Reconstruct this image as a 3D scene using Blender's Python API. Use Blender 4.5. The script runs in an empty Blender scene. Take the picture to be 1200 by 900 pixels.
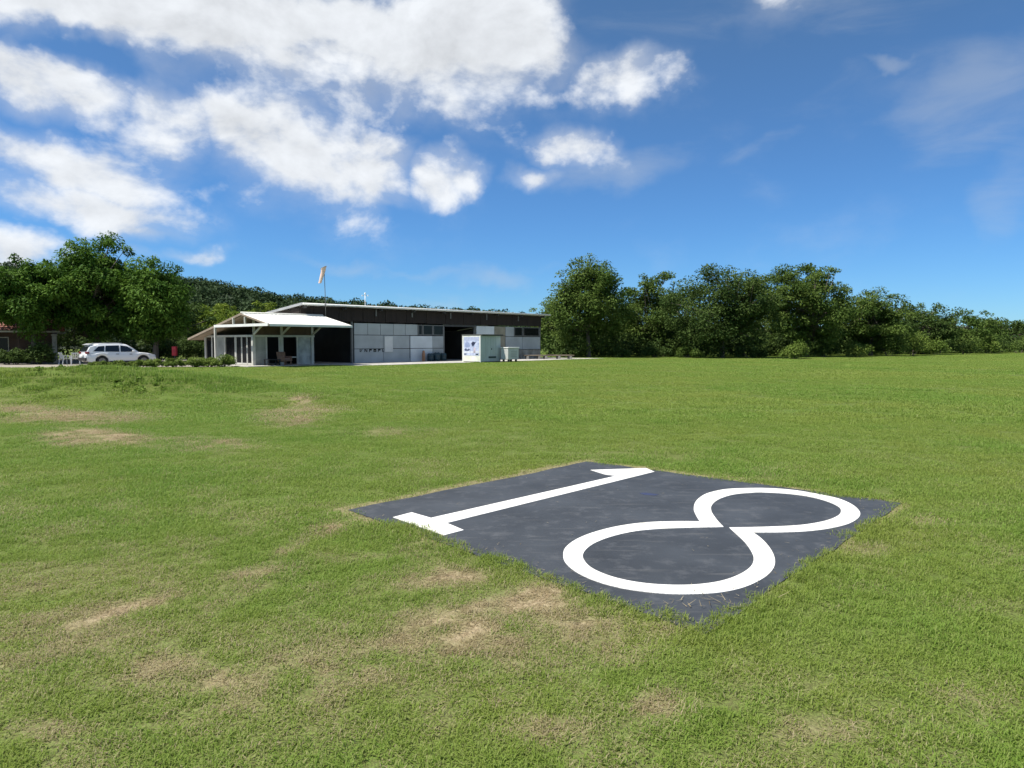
import bpy, bmesh, math, random
import numpy as np
from mathutils import Vector, Matrix
from mathutils.geometry import tessellate_polygon

R = math.radians
scene = bpy.context.scene
COL = scene.collection

# ------------------------------------------------------------------ camera
CAM_H, F, HOR = 1.6, 820.0, 401.0            # eye height; focal length and horizon in photo pixels (1200 wide)
PITCH = math.atan((450 - HOR) / F)
cam_d = bpy.data.cameras.new('camera')
cam = bpy.data.objects.new('camera', cam_d); COL.objects.link(cam)
cam_d.sensor_width = 36.0; cam_d.lens = F * 36.0 / 1200.0
cam_d.clip_start = 0.05; cam_d.clip_end = 6000
cam.location = (0, 0, CAM_H); cam.rotation_euler = (R(90) - PITCH, 0, 0)
scene.camera = cam

# ------------------------------------------------------------------ sun + sky
SUN_EL = R(61)
SUN_AZ = math.atan2(-0.95, -0.30)            # from +Y, clockwise
sun_vec = Vector((math.sin(SUN_AZ) * math.cos(SUN_EL), math.cos(SUN_AZ) * math.cos(SUN_EL), math.sin(SUN_EL)))
sd = bpy.data.lights.new('sun', 'SUN'); sd.energy = 4.7; sd.angle = R(0.53); sd.color = (1.0, 0.955, 0.88)
sun = bpy.data.objects.new('sun', sd); COL.objects.link(sun)
sun.rotation_euler = (-sun_vec).to_track_quat('-Z', 'Y').to_euler(); sun.location = (0, 0, 60)

world = bpy.data.worlds.new('World'); scene.world = world; world.use_nodes = True
SKY_S = 0.085
def build_world():
    nt = world.node_tree; N = nt.nodes; L = nt.links
    N.clear()
    def n(t, **k):
        x = N.new(t)
        for a, b in k.items(): setattr(x, a, b)
        return x
    def m(op, a, b=None, c=None, clamp=False):
        x = n('ShaderNodeMath', operation=op); x.use_clamp = clamp
        for i, v in enumerate((a, b, c)):
            if v is None: continue
            if isinstance(v, (int, float)): x.inputs[i].default_value = v
            else: L.new(v, x.inputs[i])
        return x.outputs[0]
    def ramp(v, a, b, c=0.0, d=1.0, smooth=True):
        x = n('ShaderNodeMapRange'); x.interpolation_type = 'SMOOTHSTEP' if smooth else 'LINEAR'
        L.new(v, x.inputs[0])
        for i, q in enumerate((a, b, c, d)): x.inputs[i + 1].default_value = q
        return x.outputs[0]
    out = n('ShaderNodeOutputWorld'); bg = n('ShaderNodeBackground'); bg.inputs[1].default_value = SKY_S
    sky = n('ShaderNodeTexSky'); sky.sky_type = 'NISHITA'; sky.sun_disc = False
    sky.sun_elevation = SUN_EL; sky.sun_rotation = SUN_AZ
    sky.altitude = 0; sky.air_density = 1.0; sky.dust_density = 0.0; sky.ozone_density = 3.0
    hs = n('ShaderNodeHueSaturation'); hs.inputs['Saturation'].default_value = 1.06; hs.inputs['Value'].default_value = 0.72
    hs.inputs['Hue'].default_value = 0.5
    tc = n('ShaderNodeTexCoord'); sep = n('ShaderNodeSeparateXYZ'); L.new(tc.outputs['Generated'], sep.inputs[0])
    az = m('ARCTAN2', sep.outputs[0], sep.outputs[1]); el = m('ARCSINE', sep.outputs[2])
    # the blue holds down to the horizon in this clean sea air
    tint = n('ShaderNodeMixRGB'); L.new(ramp(el, -0.02, 0.42, smooth=False), tint.inputs[0]); tint.inputs[1].default_value = (.47, .85, 1.38, 1); tint.inputs[2].default_value = (.84, 1.0, 1.12, 1)
    tm = n('ShaderNodeMixRGB', blend_type='MULTIPLY'); tm.inputs[0].default_value = 1.0; L.new(sky.outputs[0], tm.inputs[1]); L.new(tint.outputs[0], tm.inputs[2])
    L.new(tm.outputs[0], hs.inputs['Color'])
    # the cloud field is described on the dome by azimuth and elevation, warped by noise
    comb = n('ShaderNodeCombineXYZ'); L.new(az, comb.inputs[0]); L.new(el, comb.inputs[1])
    wn = n('ShaderNodeTexNoise'); wn.inputs['Scale'].default_value = 9.0; wn.inputs['Detail'].default_value = 5.0
    L.new(tc.outputs['Generated'], wn.inputs['Vector'])
    ws = n('ShaderNodeVectorMath', operation='MULTIPLY_ADD')
    L.new(wn.outputs['Color'], ws.inputs[0]); ws.inputs[1].default_value = (0.16, 0.10, 0); ws.inputs[2].default_value = (-0.08, -0.05, 0)
    wa = n('ShaderNodeVectorMath', operation='ADD'); L.new(comb.outputs[0], wa.inputs[0]); L.new(ws.outputs[0], wa.inputs[1])
    P = wa.outputs[0]
    def ang(px, py):
        v = Vector(((px - 600) / F, 1.0, (450 - py) / F)); v.rotate(Matrix.Rotation(-PITCH, 3, 'X')); v.normalize()
        return math.atan2(v.x, v.y), math.asin(v.z)
    def blobs(lst):
        acc = None
        for px, py, hw, hh, rot, w in lst:
            a0, e0 = ang(px, py); a1, _ = ang(px + hw, py); _, e1 = ang(px, py - hh)
            mp = n('ShaderNodeMapping'); mp.vector_type = 'TEXTURE'; L.new(P, mp.inputs[0])
            mp.inputs[1].default_value = (a0, e0, 0); mp.inputs[2].default_value = (0, 0, R(rot))
            mp.inputs[3].default_value = (abs(a1 - a0) * 1.38, abs(e1 - e0) * 1.38, 1)
            ln = n('ShaderNodeVectorMath', operation='LENGTH'); L.new(mp.outputs[0], ln.inputs[0])
            r = ramp(ln.outputs['Value'], 0.0, 1.55, w, 0.0)
            acc = r if acc is None else m('MAXIMUM', acc, r)
        return acc
    pos = blobs([(300, 10, 400, 50, 0, 1.15), (548, 50, 112, 72, 0, 1.1), (60, 10, 130, 40, 0, 1.1), (60, 90, 105, 36, -8, .95), (190, 135, 70, 40, -25, .85),
                 (330, 165, 110, 62, -32, 1.05), (420, 200, 85, 34, -12, .95), (522, 213, 30, 26, 0, .95), (300, 110, 70, 60, 0, .8),
                 (70, 185, 120, 30, -6, .85), (60, 232, 130, 26, -4, .75), (15, 295, 50, 20, 0, .8), (175, 262, 28, 10, 0, .62),
                 (735, 80, 56, 34, 12, 1.0), (672, 165, 46, 22, -15, .95), (628, 205, 38, 14, 10, .9), (215, 297, 34, 10, 0, .55),
                 (650, 105, 40, 40, 0, .5), (400, 60, 250, 80, 0, .95)])
    neg = blobs([(700, 20, 45, 30, 0, 1.2), (800, 10, 60, 40, 0, 1.2), (62, 52, 70, 14, -10, 1), (235, 72, 58, 26, -10, .75), (420, 95, 40, 22, 0, .55), (330, 225, 60, 20, -25, .4), (640, 130, 40, 18, 0, .5)])
    # away from the frame the same broken cumulus goes on over the rest of the dome
    gn = n('ShaderNodeTexNoise'); gn.inputs['Scale'].default_value = 2.6; gn.inputs['Detail'].default_value = 3.0
    L.new(tc.outputs['Generated'], gn.inputs['Vector'])
    azw = m('MAXIMUM', ramp(m('ABSOLUTE', az), 0.72, 1.0), ramp(el, 0.55, 0.8))
    gen = m('MULTIPLY', m('MULTIPLY', ramp(gn.outputs[0], 0.5, 0.66), azw), 0.9)
    mask = m('MAXIMUM', m('SUBTRACT', pos, m('MULTIPLY', neg, 0.55)), gen)
    def fbm(offset):
        mp = n('ShaderNodeMapping'); L.new(tc.outputs['Generated'], mp.inputs[0]); mp.inputs[1].default_value = offset
        mp.inputs[3].default_value = (1, 1, 1.5)
        f = n('ShaderNodeTexNoise'); f.inputs['Scale'].default_value = 7.5; f.inputs['Detail'].default_value = 7.0
        f.inputs['Roughness'].default_value = 0.57; f.inputs['Distortion'].default_value = 0.15
        L.new(mp.outputs[0], f.inputs['Vector']); return f.outputs[0]
    f0 = fbm((3.1, 1.7, 0.4)); so = sun_vec * 0.022
    f1 = fbm((3.1 + so.x, 1.7 + so.y, 0.4 + so.z * 1.5))
    dens = m('ADD', mask, m('MULTIPLY', m('SUBTRACT', f0, 0.5), 2.6))
    alpha = m('MULTIPLY', ramp(dens, 0.20, 0.90), ramp(mask, 0.02, 0.22))
    veil = m('MULTIPLY', ramp(m('ADD', mask, m('MULTIPLY', m('SUBTRACT', f1, 0.5), 1.2)), 0.05, 1.1), 0.58)   # thin vapour round the cumulus
    alpha = m('MAXIMUM', alpha, veil)
    thick = ramp(dens, 0.55, 1.45)
    shade = m('ADD', m('MULTIPLY', m('SUBTRACT', f0, f1), 1.0), 0.98)
    shade = m('SUBTRACT', shade, m('MULTIPLY', thick, 0.06))
    shade = m('MINIMUM', m('MAXIMUM', shade, 0.70), 1.08)
    # thin high wisps
    wm = n('ShaderNodeMapping'); L.new(tc.outputs['Generated'], wm.inputs[0]); wm.inputs[3].default_value = (2.2, 2.2, 7.0); wm.inputs[2].default_value = (0, R(14), R(20))
    wf = n('ShaderNodeTexNoise'); wf.inputs['Scale'].default_value = 2.6; wf.inputs['Detail'].default_value = 8; wf.inputs['Roughness'].default_value = 0.6; wf.inputs['Distortion'].default_value = 0.7
    L.new(wm.outputs[0], wf.inputs['Vector'])
    wisps = blobs([(1150, 110, 95, 60, 0, 1.1), (1190, 210, 40, 60, 0, 1.0), (1050, 90, 160, 50, 10, .5), (720, 200, 90, 18, 8, 1.15), (890, 178, 40, 12, 15, .9),
                   (1033, 76, 26, 8, 0, 1.2), (820, 15, 240, 40, 0, .55), (1010, 20, 120, 40, 0, .7), (400, 315, 80, 9, -2, 1.0), (500, 318, 70, 6, 0, .8), (568, 328, 44, 9, -5, 1.1),
                   (500, 353, 40, 14, 0, .9), (640, 322, 60, 6, 0, .5), (225, 296, 36, 9, 0, .95), (1050, 262, 120, 12, 0, .4), (430, 243, 60, 10, 0, .9), (110, 262, 150, 14, 0, .6), (1000, 150, 120, 16, 12, .45)])
    walpha = m('MULTIPLY', ramp(m('ADD', wisps, m('MULTIPLY', m('SUBTRACT', wf.outputs[0], 0.5), 1.7)), 0.30, 1.5), 0.28)
    c = n('ShaderNodeMixRGB'); L.new(walpha, c.inputs[0]); L.new(hs.outputs[0], c.inputs[1]); w = 0.43 / SKY_S
    c.inputs[2].default_value = (w * .90, w * .96, w, 1)
    cc = n('ShaderNodeVectorMath', operation='SCALE'); cc.inputs[0].default_value = (0.53 / SKY_S, 0.55 / SKY_S, 0.575 / SKY_S); L.new(shade, cc.inputs['Scale'])
    c2 = n('ShaderNodeMixRGB'); L.new(m('MULTIPLY', alpha, 0.97), c2.inputs[0]); L.new(c.outputs[0], c2.inputs[1]); L.new(cc.outputs[0], c2.inputs[2])
    L.new(c2.outputs[0], bg.inputs[0]); L.new(bg.outputs[0], out.inputs[0])
    world.cycles.sampling_method = 'MANUAL'; world.cycles.sample_map_resolution = 512
build_world()

vs = scene.view_settings
vs.view_transform = 'Standard'; vs.look = 'None'; vs.gamma = 1.0; vs.use_curve_mapping = False; vs.exposure = 0.70
scene.cycles.max_bounces = 5; scene.cycles.diffuse_bounces = 3; scene.cycles.glossy_bounces = 2; scene.cycles.transmission_bounces = 3; scene.cycles.transparent_max_bounces = 8

# ------------------------------------------------------------------ helpers
rng = np.random.default_rng(18)

def ground_pt(px, py):
    """the point of the level ground seen at a photo pixel"""
    v = Vector(((px - 600) / F, 1.0, (450 - py) / F)); v.rotate(Matrix.Rotation(-PITCH, 3, 'X'))
    t = CAM_H / -v.z
    return (v.x * t, v.y * t)
def at(px, D):
    return ((px - 600) / F * D, D)
def top_z(py, D):
    return (HOR - py) * D / F + CAM_H

def tag(o, label=None, cat=None, group=None, kind=None):
    if label: o['label'] = label
    if cat: o['category'] = cat
    if group: o['group'] = group
    if kind: o['kind'] = kind
    return o
def empty(name, loc=(0, 0, 0), rz=0.0):
    o = bpy.data.objects.new(name, None); COL.objects.link(o)
    o.location = loc; o.rotation_euler = (0, 0, rz); o.empty_display_size = 0.3
    return o

MATS = {}
def mat(name, col, rough=0.7, var=0.0, scale=3.0, metal=0.0, bump=0.0, bscale=40.0, col2=None, spec=0.5, detail=5.0, stretch=(1, 1, 1)):
    if name in MATS: return MATS[name]
    m = bpy.data.materials.new(name); m.use_nodes = True; nt = m.node_tree; N = nt.nodes; L = nt.links
    b = N['Principled BSDF']; b.inputs['Roughness'].default_value = rough; b.inputs['Metallic'].default_value = metal
    b.inputs['Specular IOR Level'].default_value = spec
    b.inputs['Base Color'].default_value = (*col, 1)
    tc = N.new('ShaderNodeTexCoord'); mp = N.new('ShaderNodeMapping'); mp.inputs[3].default_value = stretch
    L.new(tc.outputs['Object'], mp.inputs[0])
    if var > 0:
        t = N.new('ShaderNodeTexNoise'); t.inputs['Scale'].default_value = scale; t.inputs['Detail'].default_value = detail
        L.new(mp.outputs[0], t.inputs['Vector'])
        r = N.new('ShaderNodeMapRange'); L.new(t.outputs[0], r.inputs[0]); r.inputs[1].default_value = 0.3; r.inputs[2].default_value = 0.7
        mx = N.new('ShaderNodeMixRGB'); L.new(r.outputs[0], mx.inputs[0])
        mx.inputs[1].default_value = (*[c * (1 - var) for c in (col2 or col)], 1)
        mx.inputs[2].default_value = (*[min(1, c * (1 + var * .6)) for c in col], 1)
        L.new(mx.outputs[0], b.inputs['Base Color'])
    if bump > 0:
        t2 = N.new('ShaderNodeTexNoise'); t2.inputs['Scale'].default_value = bscale; t2.inputs['Detail'].default_value = 6
        L.new(mp.outputs[0], t2.inputs['Vector'])
        bp = N.new('ShaderNodeBump'); bp.inputs['Strength'].default_value = bump; bp.inputs['Distance'].default_value = 0.02
        L.new(t2.outputs[0], bp.inputs['Height']); L.new(bp.outputs[0], b.inputs['Normal'])
    MATS[name] = m
    return m

class MB:
    def __init__(s): s.v = []; s.f = []
    def box(s, a, b):
        (x0, y0, z0), (x1, y1, z1) = a, b; i = len(s.v)
        s.v += [(x0, y0, z0), (x1, y0, z0), (x1, y1, z0), (x0, y1, z0), (x0, y0, z1), (x1, y0, z1), (x1, y1, z1), (x0, y1, z1)]
        s.f += [(i, i+3, i+2, i+1), (i+4, i+5, i+6, i+7), (i, i+1, i+5, i+4), (i+1, i+2, i+6, i+5), (i+2, i+3, i+7, i+6), (i+3, i, i+4, i+7)]
        return s
    def beam(s, p, q, w, h):
        p, q = Vector(p), Vector(q); d = (q - p).normalized()
        up = Vector((0, 0, 1)) if abs(d.z) < .9 else Vector((0, 1, 0))
        a = d.cross(up).normalized() * w / 2; b = a.cross(d).normalized() * h / 2; i = len(s.v)
        for e in (p, q):
            for sa, sb in ((-1, -1), (1, -1), (1, 1), (-1, 1)): s.v.append(tuple(e + a * sa + b * sb))
        s.f += [(i, i+1, i+2, i+3), (i+7, i+6, i+5, i+4)] + [(i+k, i+4+k, i+4+(k+1) % 4, i+(k+1) % 4) for k in range(4)]
        return s
    def tube(s, pts, rs, n=8, cap=True):
        base = len(s.v); pts = [Vector(p) for p in pts]
        for k, p in enumerate(pts):
            d = (pts[min(k+1, len(pts)-1)] - pts[max(k-1, 0)]).normalized()
            up = Vector((0, 0, 1)) if abs(d.z) < .9 else Vector((1, 0, 0))
            a = d.cross(up).normalized(); b = a.cross(d)
            r = rs[k] if hasattr(rs, '__len__') else rs
            for j in range(n):
                t = 2 * math.pi * j / n; s.v.append(tuple(p + (a * math.cos(t) + b * math.sin(t)) * r))
        for k in range(len(pts) - 1):
            for j in range(n):
                s.f.append((base + k*n + j, base + k*n + (j+1) % n, base + (k+1)*n + (j+1) % n, base + (k+1)*n + j))
        if cap:
            s.f.append(tuple(base + j for j in range(n))[::-1]); s.f.append(tuple(base + (len(pts)-1)*n + j for j in range(n)))
        return s
    def lathe(s, prof, n=20, c=(0, 0, 0), axis='z'):
        base = len(s.v)
        for r, h in prof:
            for j in range(n):
                t = 2 * math.pi * j / n; x, y = r * math.cos(t), r * math.sin(t)
                p = (x, y, h) if axis == 'z' else (x, h, y)
                s.v.append((c[0] + p[0], c[1] + p[1], c[2] + p[2]))
        for k in range(len(prof) - 1):
            for j in range(n):
                s.f.append((base + k*n + j, base + k*n + (j+1) % n, base + (k+1)*n + (j+1) % n, base + (k+1)*n + j))
        return s
    def poly(s, pts, flip=False):
        i = len(s.v); s.v += [tuple(p) for p in pts]; f = tuple(range(i, i + len(pts))); s.f.append(f[::-1] if flip else f); return s
    def slab(s, pts, off):
        """a flat polygon given thickness by the vector off"""
        i = len(s.v); k = len(pts); o = Vector(off)
        s.v += [tuple(p) for p in pts] + [tuple(Vector(p) + o) for p in pts]
        s.f += [tuple(range(i, i+k))[::-1], tuple(range(i+k, i+2*k))] + [(i+j, i+(j+1) % k, i+k+(j+1) % k, i+k+j) for j in range(k)]
        return s
    def build(s, name, m, parent=None, smooth=False, bevel=0.0):
        me = bpy.data.meshes.new(name); me.from_pydata(s.v, [], s.f); me.update()
        bm = bmesh.new(); bm.from_mesh(me); bmesh.ops.recalc_face_normals(bm, faces=bm.faces); bm.to_mesh(me); bm.free()
        if smooth: me.shade_smooth()
        me.materials.append(m)
        o = bpy.data.objects.new(name, me); COL.objects.link(o)
        if parent: o.parent = parent
        if bevel:
            b = o.modifiers.new('bevel', 'BEVEL'); b.width = bevel; b.segments = 2; b.limit_method = 'ANGLE'
        return o
def bx(name, a, b, m, parent=None, bevel=0.0):
    return MB().box(a, b).build(name, m, parent, bevel=bevel)

def np_mesh(name, V, Fq, m, parent=None, tone=None):
    """quads from numpy arrays"""
    me = bpy.data.meshes.new(name); nv, nf = len(V), len(Fq); k = Fq.shape[1]
    me.vertices.add(nv); me.vertices.foreach_set('co', V.astype(np.float32).ravel())
    me.loops.add(nf * k); me.loops.foreach_set('vertex_index', Fq.astype(np.int32).ravel())
    me.polygons.add(nf); me.polygons.foreach_set('loop_start', np.arange(nf, dtype=np.int32) * k)
    me.update(calc_edges=True)
    if tone is not None:
        a = me.attributes.new('tone', 'FLOAT', 'POINT'); a.data.foreach_set('value', tone.astype(np.float32))
    me.materials.append(m)
    o = bpy.data.objects.new(name, me); COL.objects.link(o)
    if parent: o.parent = parent
    return o

# value noise
def _hash(ix, iy, s):
    h = (ix.astype(np.int64) * 374761393 + iy.astype(np.int64) * 668265263 + s * 974634777) & 0x7fffffff
    h = ((h ^ (h >> 13)) * 1274126177) & 0x7fffffff
    return ((h ^ (h >> 16)) & 0xffff) / 65535.0
def vnoise(x, y, s=0):
    ix, iy = np.floor(x), np.floor(y); fx, fy = x - ix, y - iy
    fx = fx * fx * (3 - 2 * fx); fy = fy * fy * (3 - 2 * fy)
    a = _hash(ix, iy, s); b = _hash(ix + 1, iy, s); c = _hash(ix, iy + 1, s); d = _hash(ix + 1, iy + 1, s)
    return (a * (1 - fx) + b * fx) * (1 - fy) + (c * (1 - fx) + d * fx) * fy
def fbm(x, y, s=0, o=4):
    r = 0; a = 0.5; t = 0
    for k in range(o): r = r + a * vnoise(x * 2**k, y * 2**k, s + k); t += a; a *= .5
    return r / t
def sstep(a, b, x):
    t = np.clip((x - a) / (b - a), 0, 1); return t * t * (3 - 2 * t)

# ------------------------------------------------------------------ lawn: relief and dry patches
PANEL_PX = [(408, 598), (688, 541), (1057, 590), (827, 744)]
PANEL = [ground_pt(*p) for p in PANEL_PX]
PC = np.mean(np.array(PANEL), axis=0)
def panel_dist(x, y):
    """signed distance-like value: > 0 inside the panel"""
    d = None
    for k in range(4):
        (x0, y0), (x1, y1) = PANEL[k], PANEL[(k + 1) % 4]
        nx, ny = (y1 - y0), -(x1 - x0); l = math.hypot(nx, ny); nx /= l; ny /= l
        if (PC[0] - x0) * nx + (PC[1] - y0) * ny < 0: nx, ny = -nx, -ny
        e = (x - x0) * nx + (y - y0) * ny
        d = e if d is None else np.minimum(d, e)
    return d
def relief(x, y):
    m1 = np.exp(-(((x + 12.0) / 4.6) ** 2 + ((y - 21.6) / 1.9) ** 2)) * 0.75
    m2 = np.exp(-(((x + 18.0) / 5.0) ** 2 + ((y - 21.5) / 2.6) ** 2)) * 0.30
    m3 = np.exp(-(((x + 6.8) / 2.0) ** 2 + ((y - 19.5) / 1.6) ** 2)) * 0.16
    z = m1 + m2 + m3
    far = sstep(4, 14, np.hypot(x, y)) * (1 - sstep(34, 42, y))
    z = z + (fbm(x * .35, y * .35, 5, 3) - .5) * .10 * far
    z = z + (fbm(x * 1.9, y * 1.9, 9, 3) - .5) * .035 * (1 - sstep(25, 40, y)) * sstep(0.0, 0.5, -panel_dist(x, y))
    return z
DRY = [(560, 728, 170, 46, -36, .46), (360, 800, 190, 50, -34, .36), (170, 765, 140, 40, -10, .34), (720, 745, 90, 22, 0, .42),   # px, py, half width px, half height px, tilt in px (rise to the right), strength
    (585, 714, 100, 20, -26, 1.0), (528, 678, 56, 15, 0, .9), (695, 737, 58, 18, -4, .85), (772, 738, 30, 12, 0, .45), (640, 695, 45, 12, -5, .85),
    (378, 620, 26, 8, -6, .9), (345, 640, 20, 6, -8, .5), (340, 486, 42, 9, 0, .75), (372, 479, 26, 5, 0, .7), (352, 472, 12, 3, 0, 1.0),
    (130, 718, 56, 6, -17, 1.0), (28, 691, 38, 5, -5, .9), (258, 795, 20, 14, 0, .75), (375, 800, 50, 16, -20, .55), (350, 825, 40, 14, -10, .5),
    (85, 488, 80, 7, 0, 1.0), (108, 512, 60, 9, 0, 1.0), (100, 489, 48, 5, 0, .9), (20, 480, 50, 7, 0, .6), (180, 775, 60, 14, -10, .5), (110, 795, 40, 16, -8, .45),
    (780, 825, 34, 20, 0, .45), (590, 800, 40, 18, -6, .4), (470, 775, 60, 16, -20, .5), (1000, 640, 40, 10, 0, .35), (1080, 610, 24, 6, 0, .5), (1150, 830, 60, 26, 0, .3),
    (235, 520, 70, 8, 0, .45), (470, 505, 60, 5, 0, .3), (60, 860, 60, 20, 0, .4), (960, 860, 60, 20, 0, .35), (650, 850, 60, 20, 0, .4), (290, 680, 60, 12, -14, .45)]
def dryness(x, y):
    w1 = (fbm(x * 1.7, y * 1.7, 21, 4) - .5); w2 = (fbm(x * 1.7 + 40, y * 1.7, 27, 4) - .5)
    d = np.zeros_like(x)
    for px, py, hw, hh, tilt, s in DRY:
        cx, cy = ground_pt(px, py); ex, ey = ground_pt(px + hw, py + tilt); fx_, fy_ = ground_pt(px, py - hh)
        a = np.array([ex - cx, ey - cy]); b = np.array([fx_ - cx, fy_ - cy])
        det = a[0] * b[1] - a[1] * b[0]
        sc = np.hypot(*a)
        wk = min(sc, .55) * .9; dx = x - cx + w1 * wk; dy = y - cy + w2 * wk * 1.4
        p = (dx * b[1] - dy * b[0]) / det; q = (a[0] * dy - a[1] * dx) / det
        r = np.sqrt(p * p + q * q)
        d = np.maximum(d, s * (1 - sstep(.25, 1.7, r)))
    g = sstep(.50, .72, fbm(x * .8, y * .8, 33, 4))
    side = 0.18 * (1 - sstep(-1, 5, x - 0.1 * y)) + 0.14
    near = (1 - sstep(6, 13, np.hypot(x, y))) * .85 + .15
    d = np.maximum(d, g * side * near)
    fine = fbm(x * 5, y * 5, 61, 4)
    d = d * (.45 + .85 * sstep(.36, .64, fine))
    g2 = sstep(.46, .68, fbm(x * 3.1 + 9, y * 3.1, 66, 4)) * (.25 - .13 * sstep(-.5, 2.5, x)) * (1 - sstep(5, 12, y))
    d = np.maximum(d, g2)
    d = d * (1 - .12 * sstep(9, 16, y))
    # earth showing along the far edges of the number panel
    return np.clip(d, 0, 1)
def lushness(x, y):
    return fbm(x * .33 + 7, y * .33, 51, 4) * .6 + fbm(x * 1.3, y * 1.3, 57, 3) * .4

def axis(lo, hi, f0, f1, fine, grow):
    a = list(np.arange(f0, f1 + 1e-6, fine)); s = fine; p = f1
    while p < hi: s *= grow; p += s; a.append(min(p, hi))
    s = fine; p = f0; b = []
    while p > lo: s *= grow; p -= s; b.append(max(p, lo))
    return np.array(b[::-1] + a)
def lawn_material():
    m = bpy.data.materials.new('lawn_ground'); m.use_nodes = True; nt = m.node_tree; N = nt.nodes; L = nt.links
    b = N['Principled BSDF']; b.inputs['Roughness'].default_value = 0.95; b.inputs['Specular IOR Level'].default_value = 0.1
    geo = N.new('ShaderNodeNewGeometry')
    at_ = N.new('ShaderNodeAttribute'); at_.attribute_name = 'dry'
    def noise(sc, det=6, rough=.6):
        t = N.new('ShaderNodeTexNoise'); t.inputs['Scale'].default_value = sc; t.inputs['Detail'].default_value = det; t.inputs['Roughness'].default_value = rough
        L.new(geo.outputs['Position'], t.inputs['Vector']); return t.outputs[0]
    def mix(f, a, c):
        x = N.new('ShaderNodeMixRGB')
        if isinstance(f, float): x.inputs[0].default_value = f
        else: L.new(f, x.inputs[0])
        for i, q in ((1, a), (2, c)):
            if isinstance(q, tuple): x.inputs[i].default_value = (*q, 1)
            else: L.new(q, x.inputs[i])
        return x.outputs[0]
    def mr(v, a, c):
        x = N.new('ShaderNodeMapRange'); x.interpolation_type = 'SMOOTHSTEP'; L.new(v, x.inputs[0]); x.inputs[1].default_value = a; x.inputs[2].default_value = c; return x.outputs[0]
    # mown grass colour between the blades, broad swathes
    g1 = mix(mr(noise(.09, 4), .35, .65), (.108, .188, .027), (.148, .218, .042))
    g2 = mix(mr(noise(1.3, 6), .38, .62), g1, (.145, .190, .046))
    g3 = mix(mr(noise(70, 3), .4, .62), (.075, .095, .022), g2)
    straw = mix(mr(noise(25, 6), .35, .65), (.37, .30, .185), (.25, .19, .11))
    straw = mix(mr(noise(9, 6), .55, .66), straw, (.13, .095, .06)); straw = mix(mr(noise(120, 3), .55, .7), straw, (.09, .065, .04))
    col = mix(at_.outputs['Fac'], g3, straw)
    L.new(col, b.inputs['Base Color'])
    bp = N.new('ShaderNodeBump'); bp.inputs['Strength'].default_value = .8; bp.inputs['Distance'].default_value = .03
    L.new(noise(45, 4), bp.inputs['Height']); L.new(bp.outputs[0], b.inputs['Normal'])
    return m
def build_lawn():
    xs = axis(-900, 900, -10, 10, .10, 1.075); ys = axis(-300, 1500, 1.5, 15, .10, 1.06)
    X, Y = np.meshgrid(xs, ys); nx, ny = len(xs), len(ys)
    Z = relief(X, Y)
    # the pad is bedded a little below the turf around it
    Z = Z - 0.045 * sstep(0.02, 0.12, panel_dist(X, Y))
    V = np.stack([X, Y, Z], -1).reshape(-1, 3)
    i = np.arange(nx * ny).reshape(ny, nx)
    Fq = np.stack([i[:-1, :-1], i[:-1, 1:], i[1:, 1:], i[1:, :-1]], -1).reshape(-1, 4)
    o = np_mesh('lawn', V, Fq, lawn_material())
    a = o.data.attributes.new('dry', 'FLOAT', 'POINT')
    dd = dryness(X, Y).ravel()
    pdist = -panel_dist(X, Y).ravel()
    ax, ay = PANEL[0]; bx_, by_ = PANEL[1]
    upper = (Y > 5.5).ravel()
    dd = np.maximum(dd, np.where((pdist < .02 + .22 * fbm(X * 2.2, Y * 2.2, 71, 3).ravel()) & upper, .6, 0))
    a.data.foreach_set('value', dd.astype(np.float32))
    o.data.shade_smooth()
    tag(o, kind='structure')
    return o
lawn = build_lawn()

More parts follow.
